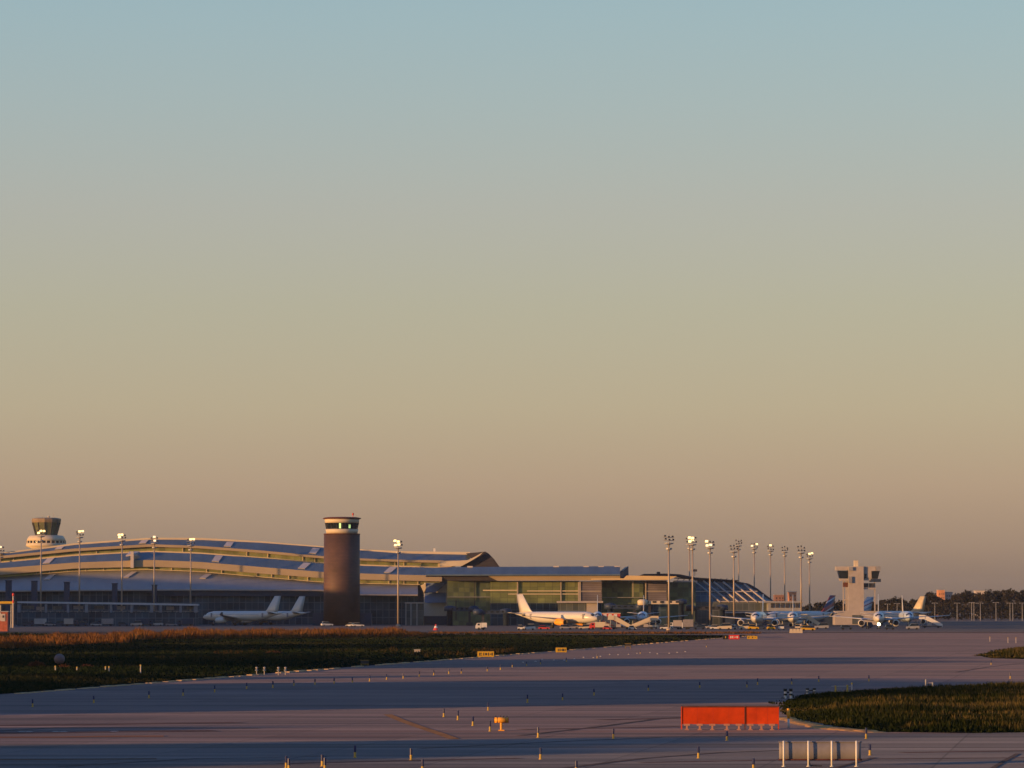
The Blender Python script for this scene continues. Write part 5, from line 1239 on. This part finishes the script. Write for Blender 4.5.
for i, (px, pyb, h) in enumerate(((56.5, 675.5, .9), (78, 675, .75), (106.5, 675, .8), (110, 675, .8), (141.5, 676, 1.05), (989, 641.5, .9), (1007, 643, 1.0), (1015, 643, 1.0), (851, 690.5, .55))):
    t = thing('stake', ['short pale stake under the pink ball', 'short pale stake right of the pink ball', 'left one of two close pale stakes in the dark verge', 'right one of two close pale stakes in the dark verge',
              'taller pale stake standing alone in the dark verge', 'pale stake left of the far grass patch', 'left of two pale stakes behind the far grass patch', 'right of two pale stakes behind the far grass patch', 'short pale stake beside the wired cream posts'][i], 'stake', P0(px, pyb))
    b_ = MB(); b_.tube((0, 0, 0), (0, 0, h), .06, n=8); b_.build('post', M['hatch'], t)
    b_ = MB(); b_.lathe((0, 0, 0), [(.08, h), (.08, h + .12), (.03, h + .16)], 8); b_.build('cap', M['yellowl'], t)
for i in range(18):
    px = 524 + i * 9.6 + rnd.uniform(-2.5, 2.5); pyb = 661.5 - i * .62 + rnd.uniform(-1.6, 1.2)
    b_ = MB(); b_.lathe((0, 0, 0), [(.14, 0), (.13, .06), (.07, .11)], 10); o = b_.build('inset_light', M['hatch'], None, True); o.location = P0(px, pyb)
    tag(o, 'tiny pale inset light on the pavement below the yellow signs, %s from left' % ordinal(i), 'light', 'inset lights on the far taxiway')
# pink ball on a low stand and dry shrubs
t = thing('ball_marker', 'dusty pink ball marker standing among dry shrubs at left', 'ball', P0(60.5, 669)); Y_ = t.location.y
b_ = MB(); b_.lathe((0, 0, 1.15), [(.62 * math.cos(a), .62 * math.sin(a)) for a in [math.pi * (i / 14 - .5) * .995 for i in range(15)]], 20); b_.build('ball', M['ball'], t, True)
b_ = MB(); b_.tube((0, 0, 0), (0, 0, .7), .12, n=8); b_.build('stem', M['grey'], t)
def shrub(label, px, pyb, w, h, seed):
    r_ = random.Random(seed); t_ = thing('shrub', label, 'shrub', P0(px, pyb), group='dry shrubs in the left verge')
    b2 = MB()
    for i in range(420):
        a = r_.uniform(0, 6.283); q_ = r_.random() ** .6; z_ = r_.random()
        p = Vector((math.cos(a) * q_ * w * (1 - .5 * z_), math.sin(a) * q_ * w * .8, z_ * h * (1 - .35 * q_)))
        e = Euler((r_.uniform(-1, 1), r_.uniform(-1, 1), a)); s_ = r_.uniform(.06, .14)
        m_ = e.to_matrix(); b2.add([p + m_ @ Vector((-s_, 0, 0)), p + m_ @ Vector((s_, 0, 0)), p + m_ @ Vector((0, 0, s_ * 2.4))], [(0, 1, 2)])
    b2.build('foliage', M['shrub'], t_)
    b2 = MB()
    for i in range(7):
        a = r_.uniform(0, 6.283); b2.tube((0, 0, 0), (math.cos(a) * w * .5, math.sin(a) * w * .5, h * .7), .04, .015, 5)
    b2.build('stem', M['bark'], t_)
shrub('reddish dry shrub left of the pink ball', 38, 671, 1.6, 1.2, 3)
shrub('reddish dry shrub at the foot of the pink ball', 66, 672, 1.2, .8, 4)
shrub('low brown dry shrub right of the pink ball', 88, 671, 1.5, .7, 6)
shrub('small russet shrub in the middle of the verge', 275, 656, 2.2, .7, 7)

# ------------------------------------------------------------------ taxiway edge markers
def make_marker():
    t_ = thing('edge_marker', 'marker', 'marker')
    b2 = MB(); b2.tube((0, 0, 0), (0, 0, .25), .055, n=10); b2.lathe((0, 0, 0), [(.09, 0), (.09, .025)], 10); b2.build('base', M['yellowl'], t_)
    b2 = MB(); b2.tube((0, 0, .25), (0, 0, .55), .06, n=10); b2.build('blue_sleeve', M['bluetop'], t_)
    return t_
ROWS = [
    ('in the nearest row at the bottom', [(287, 767.5), (289.6, 770), (323, 765.5), (325.5, 770.5), (355.6, 757), (411.4, 759.5), (422.8, 771.5), (540.4, 758.6), (576, 772), (697.8, 757.5), (752.5, 769), (868.6, 754.5)]),
    ('in the loose middle row beside the drum', [(444, 716.5), (458, 719.5), (473, 725.2), (490, 730.8), (488.2, 710), (538, 737), (613, 738), (726.2, 740), (865, 738.2)]),
    ('in the long row across the shadow band', [(527.4, 702.2), (562.4, 699.8), (593.8, 695), (648, 690.2), (699.2, 687.5), (746.3, 687), (757, 684.5), (791, 684), (818, 681.5), (868, 681), (1009, 678.5), (990, 664.5)]),
    ('in the far row along the left verge', [(34, 706.5), (95, 702.5), (150, 697.8), (184, 695.3), (215.5, 692), (247.4, 688.6), (273.5, 687.5), (294.5, 685.3), (315.5, 684.4), (334.6, 683.2), (352.8, 682.4), (370, 681), (387, 679.4), (403.5, 678.2), (419.5, 676.6), (434, 675)]),
    ('in the far row toward the yellow signs', [(449, 673.6), (461.5, 673.2), (487.4, 671), (500.5, 669.6), (512.3, 667), (526.5, 665.5), (540.4, 664), (566.3, 661.6), (597, 658), (640, 653.6), (706, 647)]),
]
proto = None
for where, pts in ROWS:
    pts = sorted(pts)
    for i, (px, pyb) in enumerate(pts):
        if proto is None: o = proto = make_marker()
        else: o = copy_tree(proto)
        Y_ = YG(pyb); o.location = (X(px, Y_), Y_, 0.002); o.rotation_euler = (0, 0, rnd.uniform(0, 6))
        s_ = 1.0; o.scale = (s_ * rnd.uniform(.92, 1.1), s_, s_ * rnd.uniform(.9, 1.1))
        o['label'] = 'blue topped marker %s, %s from the left' % (where, ordinal(i))
        o['group'] = 'blue topped markers along the taxiway'

# ------------------------------------------------------------------ far background
def tree(label, px, Y_, py_top, wpx, seed, trunk=True):
    r_ = random.Random(seed); z = Z(py_top, Y_); w = wpx * Y_ / F / 2
    t_ = thing('tree', label, 'tree', (X(px, Y_), Y_, 0), group='trees beyond the apron')
    b2 = MB(); b2.tube((0, 0, 0), (r_.uniform(-.3, .3), 0, z * .55), .35, .18, 7)
    for k_ in range(4):
        a = r_.uniform(0, 6.28); b2.tube((0, 0, z * r_.uniform(.25, .45)), (math.cos(a) * w * .6, math.sin(a) * w * .6, z * r_.uniform(.6, .8)), .15, .05, 5)
    b2.build('trunk', M['bark'], t_)
    b2 = MB(); cl = [(Vector((r_.uniform(-.62, .62) * w, r_.uniform(-.6, .6) * w, z * r_.uniform(.38, .82))), r_.uniform(.28, .5) * w) for _ in range(11)] + [(Vector((0, 0, z * .8)), z * .18)]
    for c, rad in cl:
        for i in range(110):
            v = Vector((r_.gauss(0, 1), r_.gauss(0, 1), r_.gauss(0, .8))).normalized() * rad * r_.uniform(.45, 1.0); p = c + v
            if p.z > z: p.z = z - r_.uniform(0, .6)
            if p.z < .5: continue
            s_ = r_.uniform(.35, .75); m_ = Euler((r_.uniform(0, 6), r_.uniform(0, 6), r_.uniform(0, 6))).to_matrix()
            b2.add([p + m_ @ Vector(q_) for q_ in ((-s_, -s_ * .6, 0), (s_, -s_ * .5, .1), (s_ * .7, s_ * .6, 0), (-s_ * .6, s_ * .7, -.1))], [(0, 1, 2, 3)])
    b2.build('crown', M['leaf'], t_)
TREES = [(884, 2500, 600, 12, 'tree crown just right of the apron tower'), (894.5, 2450, 596.5, 17, 'round dark tree above the landing light aircraft'), (904, 2550, 600.5, 12, 'low tree behind the head-on blue nosed aircraft'),
         (913, 2600, 599, 12, 'low tree left of the gold tail'), (921, 2550, 598.5, 12, 'dark tree right behind the gold tail'), (931, 2450, 592.5, 14, 'tall dark tree left of the orange block'),
         (939, 2500, 599, 14, 'low dark tree below the orange block'), (948, 2400, 600, 15, 'tree below the grey side of the orange block'), (958, 2480, 595, 15, 'mid height tree right of the orange block'),
         (968, 2420, 591.5, 18, 'tall broad tree left of the pale far house'), (979, 2500, 594, 16, 'tree in front of the pale far house'), (990, 2380, 590.5, 18, 'broad tall dark tree right of the pale far house'),
         (1001, 2440, 589.6, 18, 'tallest dark tree near the right edge'), (1011, 2380, 590.2, 17, 'tall dark tree second from the right edge'), (1022, 2440, 591, 18, 'dark tree cut by the right edge'),
         (952, 2700, 604, 14, 'low far tree behind the lamp posts, left'), (985, 2700, 603, 18, 'low far tree behind the lamp posts, middle'), (1033, 2380, 590, 16, 'tree at the very right edge, mostly out of frame'),
         (830, 2500, 600.5, 12, 'brownish tree left of the apron tower podium'), (820, 2600, 602.5, 13, 'low tree behind the striped tail'), (840, 2500, 600, 12, 'tree behind the left columns of the apron tower'),
         (872, 2600, 602, 13, 'low tree seen through the right columns of the apron tower'), (808, 2600, 605, 12, 'low tree right of the distant orange building'), (783, 2700, 603.5, 12, 'low tree below the distant orange building'), (853, 2600, 602, 14, 'low tree hidden behind the apron tower shaft')]
for i, (px, Y_, pt, w, lb) in enumerate(TREES):
    tree(lb, px, Y_, pt - (2.2 if px > 920 else 0.8), w * 1.25, 100 + i)
# a dense low hedge line closing the apron on the right
mb = MB(); r_ = random.Random(77)
for i in range(5200):
    px = r_.uniform(876, 1080); Yh_ = r_.uniform(2300, 2420); h = r_.uniform(.8, 8.5) * (1 if r_.random() < .8 else 1.25)
    p = Vector((X(px, Yh_), Yh_, h)); s_ = r_.uniform(.4, .9); m_ = Euler((r_.uniform(0, 6), r_.uniform(0, 6), r_.uniform(0, 6))).to_matrix()
    mb.add([p + m_ @ Vector(q_) for q_ in ((-s_, -s_ * .6, 0), (s_, -s_ * .5, .1), (s_ * .7, s_ * .6, 0), (-s_ * .6, s_ * .7, -.1))], [(0, 1, 2, 3)])
tag(mb.build('undergrowth', M['leaf']), 'dense dark undergrowth below the far trees at right', 'undergrowth', kind='stuff')
def lampost(i, px, pt):
    Y_ = 2200; t_ = thing('lamp_post', 'pale T shaped lamp post before the far trees at right, %s from the left' % ordinal(i), 'lamp post', (X(px, Y_), Y_, 0), group='lamp posts before the far trees')
    z = Z(pt, Y_); b2 = MB(); b2.tube((0, 0, 0), (0, 0, z), .17, .12, 6); b2.build('pole', M['grey'], t_)
    b2 = MB(); b2.box((0, 0, z), (2.6, .2, .15)); b2.build('arm', M['grey'], t_)
    for s_ in (-1, 1): b2 = MB(); b2.box((s_ * 1.3, 0, z - .1), (.8, .5, .25)); b2.build('lamp_head', M['grey'], t_)
for i, (px, pt) in enumerate(((887, 604), (896.5, 603.5), (934.2, 603), (956.4, 603), (971, 602.5), (973.2, 603), (979.6, 603), (995.2, 602.5), (1009.2, 603), (1012, 603), (1021.4, 603))):
    lampost(i, px, pt)
def block(label, px0, px1, py, Y_, m, side=None):
    cx = X((px0 + px1) / 2, Y_); w = X(px1, Y_) - X(px0, Y_); z = Z(py, Y_)
    t_ = thing('far_building', label, 'building', (cx, Y_, 0))
    b2 = MB(); b2.box((0, 6, z / 2), (w, 12, z)); b2.build('wall', m, t_)
    b2 = MB(); b2.box((0, 6, z + .2), (w + .6, 12.6, .4)); b2.build('roof', M['grey'], t_)
    for fx in (-.28, .05, .34):
        for fz in (.72, .86):
            b2 = MB(); b2.box((fx * w, -.02, z * fz), (w * .1, .1, 1.2)); b2.build('window', M['glassd'], t_)
block('orange lit building between the masts and the apron tower', 788.5, 796, 592.2, 2900, M['brick'])
block('dull brown building left of the orange lit one', 774, 784, 595, 2920, mat('brown render', (.22, .12, .09), .8))
block('orange brick block rising above the far trees at right', 937.8, 944.2, 590.2, 3000, M['brick'])
block('grey block joined right of the orange brick block', 945, 952, 592.5, 3010, M['grey'])
block('pale far house half hidden by trees', 975, 984, 590.8, 3000, M['hatch'])
# distant woodland along the horizon
mb = MB(); r_ = random.Random(7)
for i in range(60):
    x0 = -1300 + i * 52; 
    mb.loft([[Vector((x0 + k * 10 - 30, 5600 + 60 * math.sin(k), -1)), Vector((x0 + k * 10 - 30, 5600 + 60 * math.sin(k), 9 + 4 * mnoise.noise(Vector((x0 * .03 + k * .4, 2, 2))))), Vector((x0 + k * 10 - 30, 5720, -1))] for k in range(7)])
tag(mb.build('distant_woodland', M['leaf']), 'low dark band of distant woodland on the horizon', 'woodland', kind='stuff')

# ------------------------------------------------------------------ evening haze over the whole field
mb = MB(); mb.box((200, 3340, 27), (3400, 7400, 58))
hz = mb.build('haze', M['grey']); tag(hz, kind='stuff', label='thin pale evening haze over the whole airfield', cat='haze')
hm = bpy.data.materials.new('evening haze'); hm.use_nodes = True; hn = hm.node_tree; hn.nodes.clear()
ho = hn.nodes.new('ShaderNodeOutputMaterial'); pv = hn.nodes.new('ShaderNodeVolumePrincipled')
pv.inputs['Density'].default_value = 0.000018; pv.inputs['Color'].default_value = (0.80, 0.88, 1.0, 1); pv.inputs['Anisotropy'].default_value = 0.0
hn.links.new(pv.outputs[0], ho.inputs['Volume'])
hz.data.materials.clear(); hz.data.materials.append(hm)
